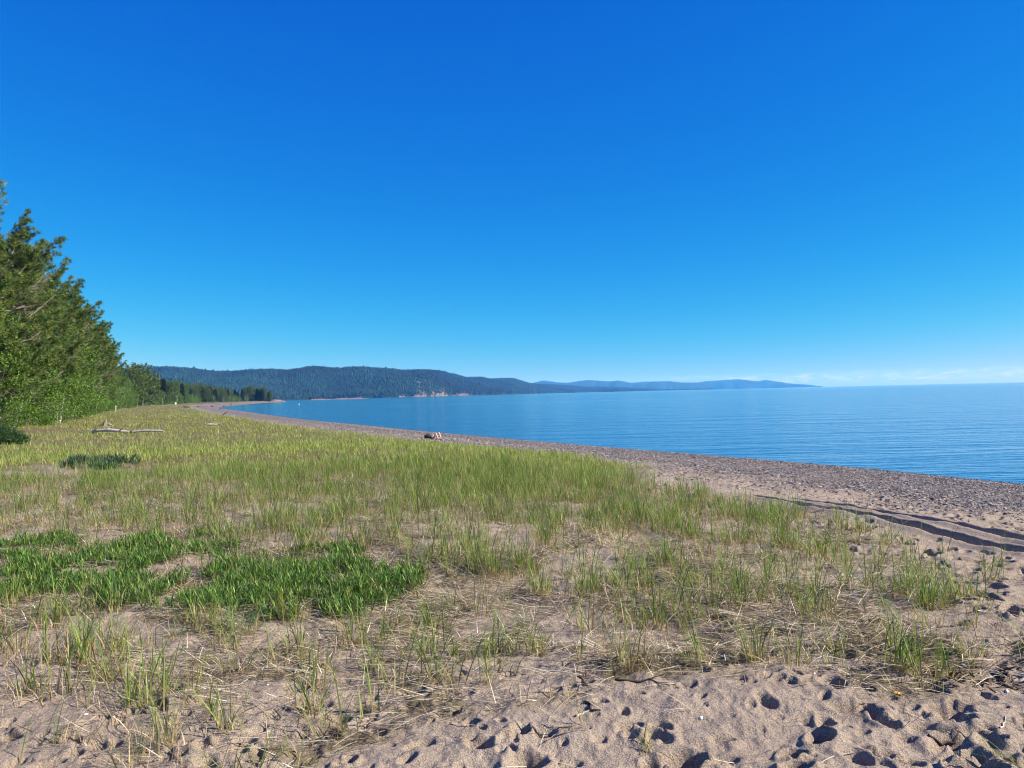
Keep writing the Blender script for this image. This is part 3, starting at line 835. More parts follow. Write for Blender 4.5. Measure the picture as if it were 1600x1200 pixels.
def far_place(x, y, k, s):
    z = float(gz(x, y)) - .1
    if k in used: t_ = copy_tree(FP[k], (x, y, z), tr.uniform(0, 6.28), s)
    else:
        t_ = FP[k]; t_.location = (x, y, z); t_.scale = (s, s, s); used.add(k)
    lab, cat, grp = FLAB[k]
    tag(t_, lab, cat, grp)
    return t_
for row, (off, nrow, ks) in enumerate([(2, 62, [4, 5, 4, 5, 2, 1]), (9, 60, [0, 1, 0, 2, 3, 4]), (17, 52, [0, 1, 2, 0]), (28, 40, [0, 1, 2])]):
    for i in range(nrow):
        d = seg[-1] * (i + tr.uniform(.2, .8)) / nrow
        x, y = np.interp(d, seg, TL[:, 0]), np.interp(d, seg, TL[:, 1])
        x -= off + tr.uniform(-2, 2.5); y -= off * 0.25
        k = int(tr.choice(ks)); s = tr.uniform(.78, 1.08) * (1.08 if row >= 2 else .96)
        if y < 330 and row == 0: s *= .9
        if y > 640: s *= .88
        far_place(x, y, k, s)
for px, dep, k, s in [(206, 262, 0, .95), (214, 270, 1, 1.1), (222, 285, 0, 1.05), (229, 300, 2, 1.0), (209, 285, 2, 1.1), (236, 330, 1, 1.05)]:
    far_place(*at_d(px, dep), k, s)
# the dark grove on the headland
for i in range(46):
    px, dep = tr.uniform(384, 424), tr.uniform(770, 835)
    x, y = at_d(px, dep)
    if shore_s(np.array(x), np.array(y)) < 6: continue
    t_ = far_place(x, y, int(tr.choice([0, 1, 2, 2, 3])), tr.uniform(.85, 1.08) * (1.0 if px < 412 else .85))
    t_['label'] = 'dark conifer in the grove on the rocky point'; t_['group'] = 'conifers on the point'
    t_['category'] = 'conifer'

# ------------------------------------------------------------------ beach grass
def blades(x, y, z, head, lean, curl, length, width, c0, c1, seg=3, r=None, twist=None):
    """curved tapering ribbons; all arguments are arrays (N,)"""
    N = len(x); t = np.linspace(0, 1, seg + 1)
    th = lean[:, None] + curl[:, None] * (t[None] ** 1.3)
    tm = (th[:, 1:] + th[:, :-1]) / 2; dl = length[:, None] / seg
    hx = np.concatenate([np.zeros((N, 1)), np.cumsum(np.sin(tm) * dl, 1)], 1); hz = np.concatenate([np.zeros((N, 1)), np.cumsum(np.cos(tm) * dl, 1)], 1)
    P = np.stack([x[:, None] + hx * np.cos(head)[:, None], y[:, None] + hx * np.sin(head)[:, None], z[:, None] + hz], -1)
    tw = head + math.pi / 2 + (twist if twist is not None else 0)
    W = (width[:, None] * (1.0 - t[None] ** 1.6 * 0.93) * 0.5)[..., None] * np.stack([np.cos(tw), np.sin(tw), 0 * tw], -1)[:, None, :]
    V = np.stack([P - W, P + W], 2).reshape(-1, 3)
    k = np.arange(seg)[:, None] * 2 + np.array([[0, 1, 3, 2]])
    Q = (np.arange(N)[:, None, None] * (seg + 1) * 2 + k[None]).reshape(-1, 4)
    m = sstep(0.04, 0.45, t)[None, :, None]
    C = (c0[:, None, :] * (1 - m) + c1[:, None, :] * m)
    C = np.repeat(C, 2, axis=1).reshape(-1, 3)
    return V, Q, C
def cat(parts):
    V, Q, C, o = [], [], [], 0
    for v, q, c in parts: V.append(v); Q.append(q + o); C.append(c); o += len(v)
    return np.concatenate(V), np.concatenate(Q), np.concatenate(C)
GREEN = np.array([[.080, .160, .022], [.120, .215, .030], [.175, .265, .045], [.24, .29, .070], [.055, .115, .030]])
DRY2 = np.array([[.60, .49, .32], [.74, .65, .48], [.44, .34, .21], [.80, .73, .58], [.16, .11, .07], [.09, .065, .05], [.06, .045, .035], [.12, .085, .06]])  # dark entries: brown litter, and shade between the straws put into the colour
DRY = np.array([[.40, .29, .145], [.50, .39, .22], [.32, .22, .11], [.56, .46, .30], [.24, .17, .10]])
def pick(pal, N, r, var=0.18): return pal[r.integers(0, len(pal), N)] * r.uniform(1 - var, 1 + var, (N, 1))

def tufts(x, y, r, nb=(5, 14), L=(.18, .42), W=(.0035, .006), spread=.035, lean=.38, dry=.25, seg=4, wmul=None, pal=GREEN):
    n = r.integers(nb[0], nb[1] + 1, len(x)); K = np.repeat(np.arange(len(x)), n); N = len(K)
    sc = r.uniform(.6, 1.25, len(x))[K]
    bx = x[K] + r.normal(size=N) * spread * sc; by = y[K] + r.normal(size=N) * spread * sc
    wm = 1.0 if wmul is None else wmul[K]
    isd = r.random(N) < dry * r.uniform(.3, 1.7, len(x))[K]
    head = r.uniform(0, 6.28, N)
    ln = np.abs(r.normal(size=N)) * lean * np.where(isd, 2.2, 1.0)
    cu = r.uniform(.05, .9, N) * np.where(isd, 1.6, 1.0)
    bend = r.random(N) < .18; cu = np.where(bend, r.uniform(1.2, 2.4, N), cu)
    le = r.uniform(*L, N) * sc * np.where(isd, .62, 1.0)
    c1 = np.where(isd[:, None], pick(DRY, N, r), pick(pal, N, r) * r.uniform(.8, 1.25, len(x))[K][:, None])
    c0 = pick(DRY[:3], N, r) * .8
    return blades(bx, by, gz(bx, by) - .012, head, np.minimum(ln, 1.35), cu, le, r.uniform(*W, N) * wm, c0, c1, seg, r, r.uniform(-.7, .7, N))

def straw(x, y, r, L=(.06, .36), W=(.0028, .0062), bias=None):
    N = len(x)
    head = np.where(r.random(N) < .55, r.normal(size=N) * .5 + (math.pi + .35), r.uniform(0, 6.28, N))
    le = r.uniform(*L, N)
    c = pick(DRY2, N, r, .3)
    return blades(x, y, gz(x, y) + r.uniform(.003, .045, N), head, r.uniform(1.25, 1.58, N), r.uniform(-.2, .8, N), le, r.uniform(*W, N), c, c * .95, 3, r, r.uniform(-.3, .3, N))

gr = np.random.default_rng(2024)
def sample(N, r0, r1, r, amax=46, p=0.0):
    """p=0: constant count per screen area going out (log radius); p=1: more even on the ground"""
    u = r.random(N)
    rad = r0 * (r1 / r0) ** u if p == 0 else np.sqrt(r0 ** 2 + (r1 ** 2 - r0 ** 2) * u)
    a = r.uniform(-R(amax), R(amax), N)
    return rad * np.sin(a), rad * np.cos(a)
def patchy(x, y, sc, seed): return fbm(x * sc + seed, y * sc - seed, 3)
# where the leafy patches are (no grass tufts right inside)
PATCH = [[(-40, 860), (60, 838), (170, 842), (300, 850), (330, 872), (300, 900), (260, 930), (160, 955), (60, 935), (-40, 948)],
         [(262, 930), (330, 895), (430, 868), (560, 862), (610, 885), (662, 915), (600, 945), (500, 962), (440, 975), (300, 968), (235, 950)]]
PW = [np.array([at_g(a, b)[:2] for a, b in P_]) for P_ in PATCH]
def in_poly(x, y, P):
    c = np.zeros(x.shape, bool); j = len(P) - 1
    for i in range(len(P)):
        xi, yi, xj, yj = *P[i], *P[j]
        c ^= ((yi > y) != (yj > y)) & (x < (xj - xi) * (y - yi) / (yj - yi + 1e-12) + xi); j = i
    return c

parts = []
# 1. sparse tufts on open sand, 3.6 .. 18 m
x, y = sample(21000, 3.4, 20, gr, p=1, amax=42)
s = shore_s(x, y)
pn_ = patchy(x, y, .8, 3.0); pf = patchy(x, y, 2.6, 8.0)
prob = sstep(.40, .58, pn_) * .5 * sstep(.38, .56, pf) + .04 + .22 * sstep(7, 14, y) + .42 * sstep(.52, .66, pf)
prob *= 1 - bare(x, y) * .93
edge_r = 17.2 + (patchy(x, y, .6, 5) - .5) * 3.0
prob *= sstep(edge_r - 1.3, edge_r + .8, s)
prob *= sstep(4.0, 6.0, y) * .55 + .45
rd = np.minimum(np.abs(line_dist(x, y, RUT_A)[0]), np.abs(line_dist(x, y, RUT_B)[0]))
prob *= .12 + .88 * sstep(.2, .6, rd)
prob *= 1 + .45 * sstep(4.8, 6.5, y) * sstep(-3, 0, x)
k = gr.random(len(x)) < prob * .88
k &= ~(in_poly(x, y, PW[0]) | in_poly(x, y, PW[1])) | (gr.random(len(x)) < .25)
parts.append(tufts(x[k], y[k], gr, nb=(4, 20), L=(.16, .44), W=(.005, .0095), dry=.36, spread=.040))
# 2. the denser belt and the meadow, log spaced
def meadow_layer(N, r0, r1, nb, L, W, spread, seg, wref, dry=.22, thin=1.0, amax=46):
    x, y = sample(N, r0, r1, gr, amax)
    s = shore_s(x, y); on, far = meadow(x, y, s)
    tl = np.interp(y, [0, 48, 66, 84, 138, 248, 370, 500, 775], [-30, -31, -40, -47, -73, -121, -170, -208, -256])   # edge of the wood
    pr = on * far * sstep(.30, .60, patchy(x, y, .5, 12) * .6 + patchy(x, y, 1.9, 44) * .4 + .10 * sstep(15, 25, y) + .04) * thin
    pr *= sstep(-3, 1.5, x - tl + 1.5)
    path = np.exp(-(((x + 29.5) / 3.2) ** 2 + ((y - 47) / 3.0) ** 2) ** 2)      # bare sandy spot before the bushes
    pr *= 1 - .95 * path
    rd = np.minimum(np.abs(line_dist(x, y, RUT_A)[0]), np.abs(line_dist(x, y, RUT_B)[0]))
    pr *= .06 + .94 * sstep(.2, .6, rd)
    k = gr.random(N) < pr
    x, y = x[k], y[k]
    wm = np.maximum(1, np.hypot(x, y) / wref)
    pal = np.array([[.17, .26, .042], [.24, .34, .058], [.32, .39, .090], [.42, .42, .16], [.12, .20, .035]])
    return tufts(x, y, gr, nb, L, W, spread, .50, dry, seg, wm, pal)
parts.append(meadow_layer(30000, 8.5, 30, (4, 12), (.10, .29), (.006, .010), .08, 3, 14, .30, amax=42))
parts.append(meadow_layer(38000, 24, 110, (4, 8), (.09, .27), (.009, .014), .16, 2, 22, .30, amax=42))
parts.append(meadow_layer(26000, 90, 520, (4, 6), (.16, .32), (.035, .06), .40, 2, 110, .18, amax=36))
V, Q, C = cat(parts)
g = mesh_obj('beach_grass', V, Q, M_GRASS, col=C)
tag(g, 'green beach grass, sparse on the sand and dense in the meadow', 'grass', kind='stuff')
print('grass faces', len(Q))
# 3. straw litter, in drifts
parts = []
x, y = sample(430000, 3.3, 20, gr, p=1, amax=42)
s = shore_s(x, y)
pr = sstep(.36, .60, patchy(x, y, 1.3, 21)) * .8 + .25 * sstep(.45, .7, patchy(x, y, 5, 2)) + .06
pr *= .78 * (1 - bare(x, y) * .97) * sstep(15.2, 17.8, s + (patchy(x, y, .8, 4) - .5) * 3)
pr *= sstep(4.3, 5.6, y) * .4 + .6
k = gr.random(len(x)) < pr
parts.append(straw(x[k], y[k], gr))
# upright dead stubble
x, y = sample(20000, 3.6, 19, gr, p=1, amax=42); s = shore_s(x, y)
k = gr.random(len(x)) < sstep(.4, .62, patchy(x, y, 1.1, 31)) * (1 - bare(x, y) * .95) * sstep(16, 18, s)
x, y = x[k], y[k]
n_ = 4; xx, yy = np.repeat(x, n_) + gr.normal(size=len(x) * n_) * .03, np.repeat(y, n_) + gr.normal(size=len(x) * n_) * .03
c = pick(DRY, len(xx), gr, .25)
parts.append(blades(xx, yy, gz(xx, yy) - .01, gr.uniform(0, 6.28, len(xx)), np.abs(gr.normal(size=len(xx))) * .5, gr.uniform(0, 1.2, len(xx)), gr.uniform(.06, .2, len(xx)), gr.uniform(.003, .005, len(xx)), c * .8, c, 3, gr, gr.uniform(-.7, .7, len(xx))))
V, Q, C = cat(parts)
o = mesh_obj('dry_grass_litter', V, Q, M_STRAW, col=C)
tag(o, 'bleached and dark dead grass blades lying over the sand, dark ones partly painted shade', 'dry grass', kind='stuff')
print('straw faces', len(Q))

# ------------------------------------------------------------------ leafy plants: two mats and a small dark one
def leafy_patch(P, N, seed, H=(.06, .15), pal=None, amp=1.0):
    r = np.random.default_rng(seed)
    lo, hi = P.min(0), P.max(0)
    x, y = r.uniform(lo[0], hi[0], N * 4), r.uniform(lo[1], hi[1], N * 4)
    jx, jy = (fbm(x * 1.6 + seed, y * 1.6, 3) - .5) * 1.7, (fbm(x * 1.6, y * 1.6 + seed, 3) - .5) * 1.7
    k = in_poly(x + jx, y + jy, P) & (r.random(len(x)) < .05 + .75 * sstep(.40, .54, fbm(x * 1.9 + seed, y * 1.9, 3)))
    x, y = x[k][:N], y[k][:N]
    n = len(x); nl = 9
    K = np.repeat(np.arange(n), nl); M = len(K)
    sh = r.uniform(*H, n)[K]; f = np.tile(np.arange(nl) / (nl - 1), n)
    a = r.uniform(0, 6.28, n)[K] + np.tile(np.arange(nl) * 2.4, n)
    tilt = r.normal(size=(n, 2))[K] * .03
    bx, by = x[K] + tilt[:, 0] * f, y[K] + tilt[:, 1] * f
    bz = gz(x, y)[K] + sh * f * .8
    g = r.uniform(.6, 1.5, n)[K][:, None]
    pal = np.array([[.050, .120, .018], [.085, .195, .028], [.15, .275, .050], [.034, .080, .018], [.22, .24, .07]]) if pal is None else pal
    c = pal[r.integers(0, len(pal), M)] * g
    lean = np.interp(f, [0, 1], [1.2, .5]) * r.uniform(.3, 1.4, M)
    ln = np.interp(f, [0, .5, 1], [.06, .115, .085]) * r.uniform(.6, 1.35, M) * amp
    # lance-shaped leaves
    N_ = M; seg = 3; t = np.linspace(0, 1, seg + 1)
    V, Q, C = blades(bx, by, bz, a, lean, r.uniform(-.1, .7, M), ln, np.full(M, .0088) * amp * r.uniform(.7, 1.3, M), c, c, seg, r)
    V = V.reshape(M, seg + 1, 2, 3); mid = V.mean(2, keepdims=True)
    wprof = np.array([.35, 1.0, 1.0, .15]) / (1.0 - t ** 1.6 * 0.93)
    V = (mid + (V - mid) * wprof[None, :, None, None]).reshape(-1, 3)
    sv, sq, sc = blades(x, y, gz(x, y) - .01, r.uniform(0, 6.28, n), np.full(n, .08), np.full(n, .1), r.uniform(*H, n), np.full(n, .004), np.tile([[.10, .08, .03]], (n, 1)), np.tile([[.06, .11, .02]], (n, 1)), 2, r)
    return (V, Q, C), (sv, sq, sc), x, y
for P_, N_, sd, lab in [(PW[0], 2500, 31, 'left mat of dark green leafy plants on the sand, cut by the picture edge'),
                        (PW[1], 2300, 32, 'right mat of dark green leafy plants, ending in a rounded tip in the straw')]:
    lv, st, x, y = leafy_patch(P_, N_, sd, (.03, .10), None, .85)
    cx, cy = float(x.mean()), float(y.mean()); cz = float(gz(cx, cy)); o3 = np.array([cx, cy, cz])
    root = empty('leafy_plant_mat', (cx, cy, cz))
    mesh_obj('leaves', lv[0] - o3, lv[1], M_LEAF, root, col=lv[2]); mesh_obj('stems', st[0] - o3, st[1], M_LEAF, root, col=st[2])
    tag(root, lab, 'plant', 'leafy plant mats')
P_ = np.array([at_g(a, b)[:2] for a, b in [(100, 724), (150, 720), (212, 724), (215, 732), (160, 735), (105, 732)]])
lv, st, x, y = leafy_patch(P_, 240, 33, (.05, .14), np.array([[.040, .085, .040], [.060, .11, .050], [.10, .15, .07]]), 1.7)
cx, cy = float(x.mean()), float(y.mean()); cz = float(gz(cx, cy)); o3 = np.array([cx, cy, cz])
root = empty('low_shrub', (cx, cy, cz))
mesh_obj('leaves', lv[0] - o3, lv[1], M_LEAF, root, col=lv[2]); mesh_obj('stems', st[0] - o3, st[1], M_LEAF, root, col=st[2])
tag(root, 'small dark bluish shrub mat at the front edge of the green meadow', 'shrub')

# ------------------------------------------------------------------ the tufts that stand out in front
def one_tuft(px, py, n, L, seed, label, spread=.035, lean=.3, green=.75, head=None, pal=GREEN, thatch=0):
    r = np.random.default_rng(seed); X, Y, Z = at_g(px, py)
    root = tag(empty('grass_tuft', (X, Y, Z)), label, 'grass tuft', 'grass tufts in the foreground')
    def ring(m, Lr, lean_, c1, c0, w, sp_, curl):
        bx, by = r.normal(size=m) * sp_, r.normal(size=m) * sp_
        hd = np.arctan2(by, bx) + r.normal(size=m) * .7 if head is None else head + r.normal(size=m) * .6
        V, Q, C = blades(X + bx, Y + by, gz(X + bx, Y + by) - .012, hd, np.abs(r.normal(size=m)) * lean_, r.uniform(*curl, m), r.uniform(*Lr, m), r.uniform(*w, m), c0, c1, 6, r, r.uniform(-.8, .8, m))
        return V - np.array([X, Y, Z]), Q, C
    ng = int(n * green)
    sheath = pick(DRY[:2], ng, r) * .9
    V, Q, C = ring(ng, (L * .5, L * 1.1), lean, pick(pal, ng, r), sheath, (.0045, .008), spread, (.1, 1.0))
    mesh_obj('green_blades', V, Q, M_GRASS, root, col=C)
    nd_ = max(14, n - ng + thatch); c = pick(DRY, nd_, r, .25)
    V, Q, C = ring(nd_, (L * .25, L * .6), 1.0, c, c * .85, (.004, .007), spread * 1.3, (.2, 1.8))
    mesh_obj('dry_blades', V, Q, M_STRAW, root, col=C)
YG = np.array([[.16, .20, .03], [.11, .17, .03], [.24, .23, .06]])
for a in [
    (258, 1165, 34, .42, 1, 'tall grass tuft nearest the camera at lower left, long thin blades'),
    (200, 1196, 26, .22, 11, 'yellow green tuft on the bottom edge left of the tallest tuft', .05, .5, .7, None, YG),
    (488, 1112, 42, .34, 2, 'tuft with a thick pale straw base on the bare sand, left of centre', .035, .3, .45, None, GREEN, 26),
    (585, 1046, 26, .27, 3, 'upright narrow tuft at the edge of the bare sand, left of centre', .025, .15, .85),
    (178, 1016, 40, .30, 4, 'spreading light green tuft just below the leafy mats', .05, .65, .85, None, YG),
    (452, 968, 60, .34, 5, 'bright green tuft at the front edge of the right leafy mat', .06, .35, .9, None, YG),
    (300, 1100, 22, .26, 6, 'short tuft with orange straw foot between the lower left tufts', .03, .4, .6),
    (765, 1068, 12, .36, 7, 'few thin blades standing with long straw at the sand edge near the middle', .02, .25, .6),
    (905, 1040, 5, .46, 8, 'single tall stem standing alone on the sand right of the middle', .008, .06, .95),
    (985, 1030, 36, .30, 9, 'wide clump with a thick golden stubble base beside a dark hollow', .075, .35, .3, None, GREEN, 90),
    (1095, 1040, 30, .40, 10, 'pale grey green tuft leaning left, right of the golden clump', .035, .45, .8, 2.6),
    (1178, 1032, 40, .36, 12, 'dense upright green tuft at right of centre', .04, .25, .8),
    (1245, 1038, 38, .34, 13, 'green tuft with curling straw at its foot, second from the dense upright one', .05, .3, .75),
    (1300, 1066, 16, .18, 14, 'small short tuft standing forward on the bare sand at right', .03, .3, .7),
    (1412, 1050, 26, .30, 15, 'broad bladed tuft bending right over the bare sand', .03, .45, .9, .4),
    (1515, 1030, 22, .26, 16, 'last green tuft before the trodden sand at the right edge', .035, .35, .8),
    (1447, 945, 46, .30, 17, 'bushy green tuft standing beside the pale sticks at right', .045, .3, .85),
    (1008, 1176, 12, .26, 18, 'sprawling dark green tuft lying on the sand at the bottom edge', .02, 1.0, .9, .5),
    (1590, 1196, 24, .24, 19, 'pale tuft cut by the bottom right corner', .04, .8, .5, 2.8),
    (95, 1150, 30, .30, 23, 'leaning tuft with straw foot at the far lower left', .05, .5, .6, .6),
    (60, 1085, 26, .26, 24, 'low tuft above the leaning one near the left edge', .05, .5, .6),
    (380, 1050, 34, .28, 25, 'tuft tangled in straw below the right leafy mat', .05, .5, .6),
    (680, 985, 36, .32, 26, 'tuft with arching blades right of the tip of the leafy mat', .05, .5, .75),
    (920, 985, 34, .30, 27, 'tuft just behind the golden clump', .05, .35, .8),
    (1040, 880, 40, .34, 28, 'dense tuft standing high in the middle of the right half', .05, .3, .85),
    (30, 1018, 18, .40, 20, 'thin tall tuft close to the left picture edge', .03, .25, .8),
    (845, 930, 50, .34, 21, 'full green tuft near the middle of the straw, above the bare sand', .045, .25, .75),
    (775, 900, 40, .32, 22, 'green tuft just left of the full one in the middle of the straw', .04, .3, .8),
]: one_tuft(*a[:4], a[4], a[5], *a[6:])

# ------------------------------------------------------------------ driftwood, sticks, shells, leaves
def stick(name, px, py, length, rad, ang, label, cat_, m, seed, wig=.12, forks=1, lift=.01, group=None, sides=6, sag=True, rise=0.0):
    r = np.random.default_rng(seed); X, Y, Z = at_g(px, py)
    b = MB(); n = 8; t = np.linspace(-.5, .5, n)
    ox = t * length; oy = np.cumsum(r.normal(size=n)) * wig * length * .25; oy -= oy.mean()
    c, s_ = math.cos(ang), math.sin(ang)
    wx, wy = ox * c - oy * s_, ox * s_ + oy * c
    wz = gz(X + wx, Y + wy) - Z + lift + rad * .6
    if rise: wz = wz + rise * (t + .5)
    pts = np.stack([wx, wy, wz], -1)
    b.tube(pts, rad * np.interp(t, [-.5, 0, .5], [1, .85, .35]) * r.uniform(.85, 1.15, n), sides)
    for k in range(forks):
        i = r.integers(2, n - 2); a2 = ang + r.choice([-1, 1]) * r.uniform(.5, 1.1); L2 = length * r.uniform(.2, .4)
        e = pts[i] + np.array([math.cos(a2) * L2, math.sin(a2) * L2, .12 * L2])
        b.tube([pts[i], (pts[i] + e) / 2 + r.normal(size=3) * .03 * L2, e], [rad * .55, rad * .4, rad * .2], sides)
    o = b.build(name, m); o.location = (X, Y, Z)
    return tag(o, label, cat_, group)
# the weathered log in the meadow: a log with a root end, branch stubs
lr = np.random.default_rng(3); X, Y, Z = at_g(198, 677)
root = tag(empty('driftwood_log', (X, Y, Z - .07), 0.0), 'long bleached driftwood log lying in the green meadow', 'log')
b = MB(); pts = np.array([(-1.75, 0.2, .24), (-1.1, .15, .27), (-.5, .05, .20), (0, 0, .14), (.6, .02, .10)]); b.tube(pts, [.06, .10, .09, .08, .04], 8)
b.tube([(-1.75, .2, .24), (-2.0, .3, .16), (-2.05, .32, .05)], [.09, .07, .04], 6); b.build('trunk', M_DRIFT, root)
b = MB(); b.tube([(.15, -.15, .14), (1.0, -.1, .19), (1.9, -.2, .17), (2.15, -.2, .12)], [.04, .065, .06, .02], 7); b.build('split_piece', M_DRIFT, root)
for q in [[(-1.1, .15, .27), (-1.0, .1, .50)], [(-.4, 0, .2), (-.1, -.3, .33)], [(.2, 0, .16), (.5, -.45, .2)]]:
    b = MB(); b.tube(q, [.045, .02], 5); b.build('branch_stub', M_DRIFT, root)
X, Y, Z = at_g(164, 667)
root = tag(empty('tree_stump', (X, Y, Z)), 'small grey weathered stump behind the left end of the driftwood log', 'stump')
b = MB(); b.tube([(0, 0, -.1), (0, 0, .2), (.05, 0, .38), (.08, .02, .56)], [.22, .14, .09, .03], 9); b.build('stump_body', M_BARK, root)
for k in range(4):
    a = k * 1.6 + .3; b = MB(); b.tube([(.12 * math.cos(a), .12 * math.sin(a), .2), (.4 * math.cos(a), .4 * math.sin(a), .1), (.62 * math.cos(a), .62 * math.sin(a), -.05)], [.09, .06, .03], 5); b.build('root', M_BARK, root)
# far bits on the beach and in the meadow
stick('driftwood_piece', 335, 670, .8, .07, .1, 'short white driftwood piece standing out in the meadow near the beach', 'driftwood', M_DRIFT, 41, .2, 3, .22)
stick('driftwood_piece', 364, 652, .6, .07, .1, 'small white driftwood chip where the meadow meets the far beach', 'driftwood', M_DRIFT, 42, .2, 1, .2)
stick('dead_branch', 352, 651, .7, .06, .6, 'dark forked dead branch sticking up at the meadow edge', 'branch', M_DARKSTICK, 43, .2, 2, .15, rise=.6)
for i, (px, py, L, rad, lab) in enumerate([(292, 637.0, 3.6, .35, 'dark drift log farthest left on the far beach'), (310, 636.0, 1.8, .28, 'small dark drift log second from the left on the far beach'),
        (332, 635, 2.2, .38, 'dark stubby log in the middle of the far beach'), (350, 633.6, 2.8, .35, 'dark drift log closest to the far trees'), (361, 633.2, 3.0, .4, 'long dark drift log beside the far waterline'),
        (343, 639.5, 1.6, .22, 'pale drift log lying at the tip of the bay')]):
    stick('drift_log', px, py, L * .55, rad * .8, .2 + .5 * i, lab, 'log', M_DRIFT if i == 5 else M_DARKSTICK, 50 + i, .1, 2, .05, 'logs on the far beach')
# white post and white sign-like board at the wood's edge
M_WHITE = plain('white_paint', (0.74, 0.74, 0.70), 0.6, 0.08)
X, Y = at_d(180.5, 140); Z = float(gz(X, Y))
root = tag(empty('marker_post', (X, Y, Z)), 'short white post standing before the last birches', 'post')
b = MB(); b.tube([(0, 0, -.1), (0, 0, 1.12)], .055, 8); b.build('post', M_WHITE, root)
b = MB(); b.tube([(0, 0, 1.121), (0, 0, 1.17), (0, 0, 1.19)], [.062, .062, .02], 8); b.build('cap', M_WHITE, root)
X, Y = at_d(274, 395); Z = float(gz(X, Y))
root = tag(empty('marker_post', (X, Y, Z)), 'stout white block where the meadow ends before the far wood', 'post')
b = MB(); b.tube([(0, 0, -.1), (0, 0, 1.0), (0, 0, 1.1)], [.42, .42, .30], 8); b.build('post', M_WHITE, root)

# sticks in front
ST = [(1008, 1062, .34, .010, -.25, 'dark curved stick lying on sand below the golden clump', M_DARKSTICK, .15, 2),
      (912, 1064, .16, .012, 1.5, 'short dark piece of bark below the single tall stem', M_DARKSTICK, .5, 1),
      (925, 1105, .13, .012, -.9, 'dark bent twig on the open sand at centre', M_DARKSTICK, .5, 0),
      (912, 1116, .10, .010, .6, 'tiny pale splinter beside the dark bent twig', M_DRIFT, .2, 0),
      (1345, 905, .42, .014, .35, 'thickest pale forked stick of the pile at right', M_DRIFT, .2, 2),
      (1325, 900, .30, .011, -.35, 'pale stick at the left end of the pile at right', M_DRIFT, .3, 1),
      (1392, 913, .26, .014, .25, 'pale stick at the right end of the pile at right', M_DRIFT, .3, 1),
      (1360, 926, .50, .009, .15, 'long thin pale stick lying in front of the pile at right', M_DRIFT, .2, 1),
      (1405, 884, .38, .010, .05, 'pale stick lying behind the pile at right', M_DRIFT, .2, 1),
      (1500, 934, .48, .010, -.05, 'pale crooked stick reaching onto the trodden sand', M_DRIFT, .25, 1),
      (1512, 918, .22, .016, -1.0, 'short stout pale stick beside the trodden sand', M_DRIFT, .1, 0),
      (1470, 936, .2, .010, .3, 'short pale stick left of the crooked one', M_DRIFT, .2, 0),
      (1455, 1038, .40, .008, -.45, 'thin dark root lying on sand right of the tufts', M_DARKSTICK, .3, 1),
      (1485, 1166, .22, .009, .12, 'dark stick with a white tip in the lower right sand', M_DARKSTICK, .15, 0),
      (1568, 1130, .16, .006, .9, 'thin pale straw stalk at the lower right', M_DRIFT, .1, 0),
      (858, 1150, .22, .006, .2, 'thin dark twig on the footprint left of bottom centre', M_DARKSTICK, .3, 1)]
for i, (px, py, L, rad, ang, lab, m, wig, fk) in enumerate(ST):
    stick('stick', px, py, L, rad * .8, ang, lab, 'stick', m, 70 + i, wig, fk, .0, 'sticks on the sand', 6)
# bark pieces in the dark litter heap at the lower right
hr = np.random.default_rng(8); X, Y, Z = at_g(1562, 1068)
root = tag(empty('bark_heap', (X, Y, Z)), 'heap of dark bark chips and pale splinters near the right edge', 'debris')
for nm, m, cnt_ in (('bark_chip', M_DARKSTICK, 72), ('pale_splinter', M_DRIFT, 14)):
    for k in range(cnt_):
        b = MB()
        px_, py_ = hr.normal() * .20, hr.normal() * .085; a = hr.uniform(0, 6.28); L = hr.uniform(.03, .09)
        z0 = float(gz(X + px_, Y + py_)) - Z + hr.uniform(.004, .025)
        d = np.array([math.cos(a), math.sin(a), hr.normal() * .25]) * L / 2; c0 = np.array([px_, py_, z0])
        b.tube([c0 - d, c0, c0 + d], [.003, hr.uniform(.004, .009), .002], 5)
        b.build(nm, m, root)
# shells and pale chips, one flat curved piece each
M_SHELL = plain('bleached_shell', (0.72, 0.68, 0.62), 0.6, 0.1)
M_YLEAF = plain('yellow_leaf', (0.62, 0.36, 0.07), 0.7, 0.2)
def chip(name, px, py, size, label, cat_, m, seed, group=None):
    r = np.random.default_rng(seed); X, Y, Z = at_g(px, py)
    nr, na = 3, 9; V = [(0, 0, .35 * size)]
    for i in range(1, nr + 1):
        for k in range(na):
            a = 2 * math.pi * k / na; q = i / nr * size * (1 + .25 * math.cos(2 * a + seed)) * (.9 + .2 * r.random())
            V.append((q * math.cos(a), .6 * q * math.sin(a), .35 * size * (1 - (i / nr) ** 2)))
    V = np.array(V); top = V.copy(); bot = V - [0, 0, .12 * size]
    T = [[0, 1 + k, 1 + (k + 1) % na] for k in range(na)]
    Qs = [[1 + i * na + k, 1 + (i + 1) * na + k, 1 + (i + 1) * na + (k + 1) % na, 1 + i * na + (k + 1) % na] for i in range(nr - 1) for k in range(na)]
    n = len(V); T2 = [[a + n, c + n, b + n] for a, b, c in T]; Q2 = [[d + n, c + n, b + n, a + n] for a, b, c, d in Qs]
    o_ = 1 + (nr - 1) * na; Q3 = [[o_ + k, o_ + k + n, o_ + (k + 1) % na + n, o_ + (k + 1) % na] for k in range(na)]
    o = mesh_obj(name, np.concatenate([top, bot]), [np.array(T + T2), np.array(Qs + Q2 + Q3)], m, smooth=True)
    o.location = (X, Y, Z + .004); o.rotation_euler = (r.normal() * .25, r.normal() * .25, r.uniform(0, 6.28))
    return tag(o, label, cat_, group)
chip('fallen_leaf', 1400, 1084, .028, 'yellow fallen leaf lying alone on the sand', 'leaf', M_YLEAF, 1)
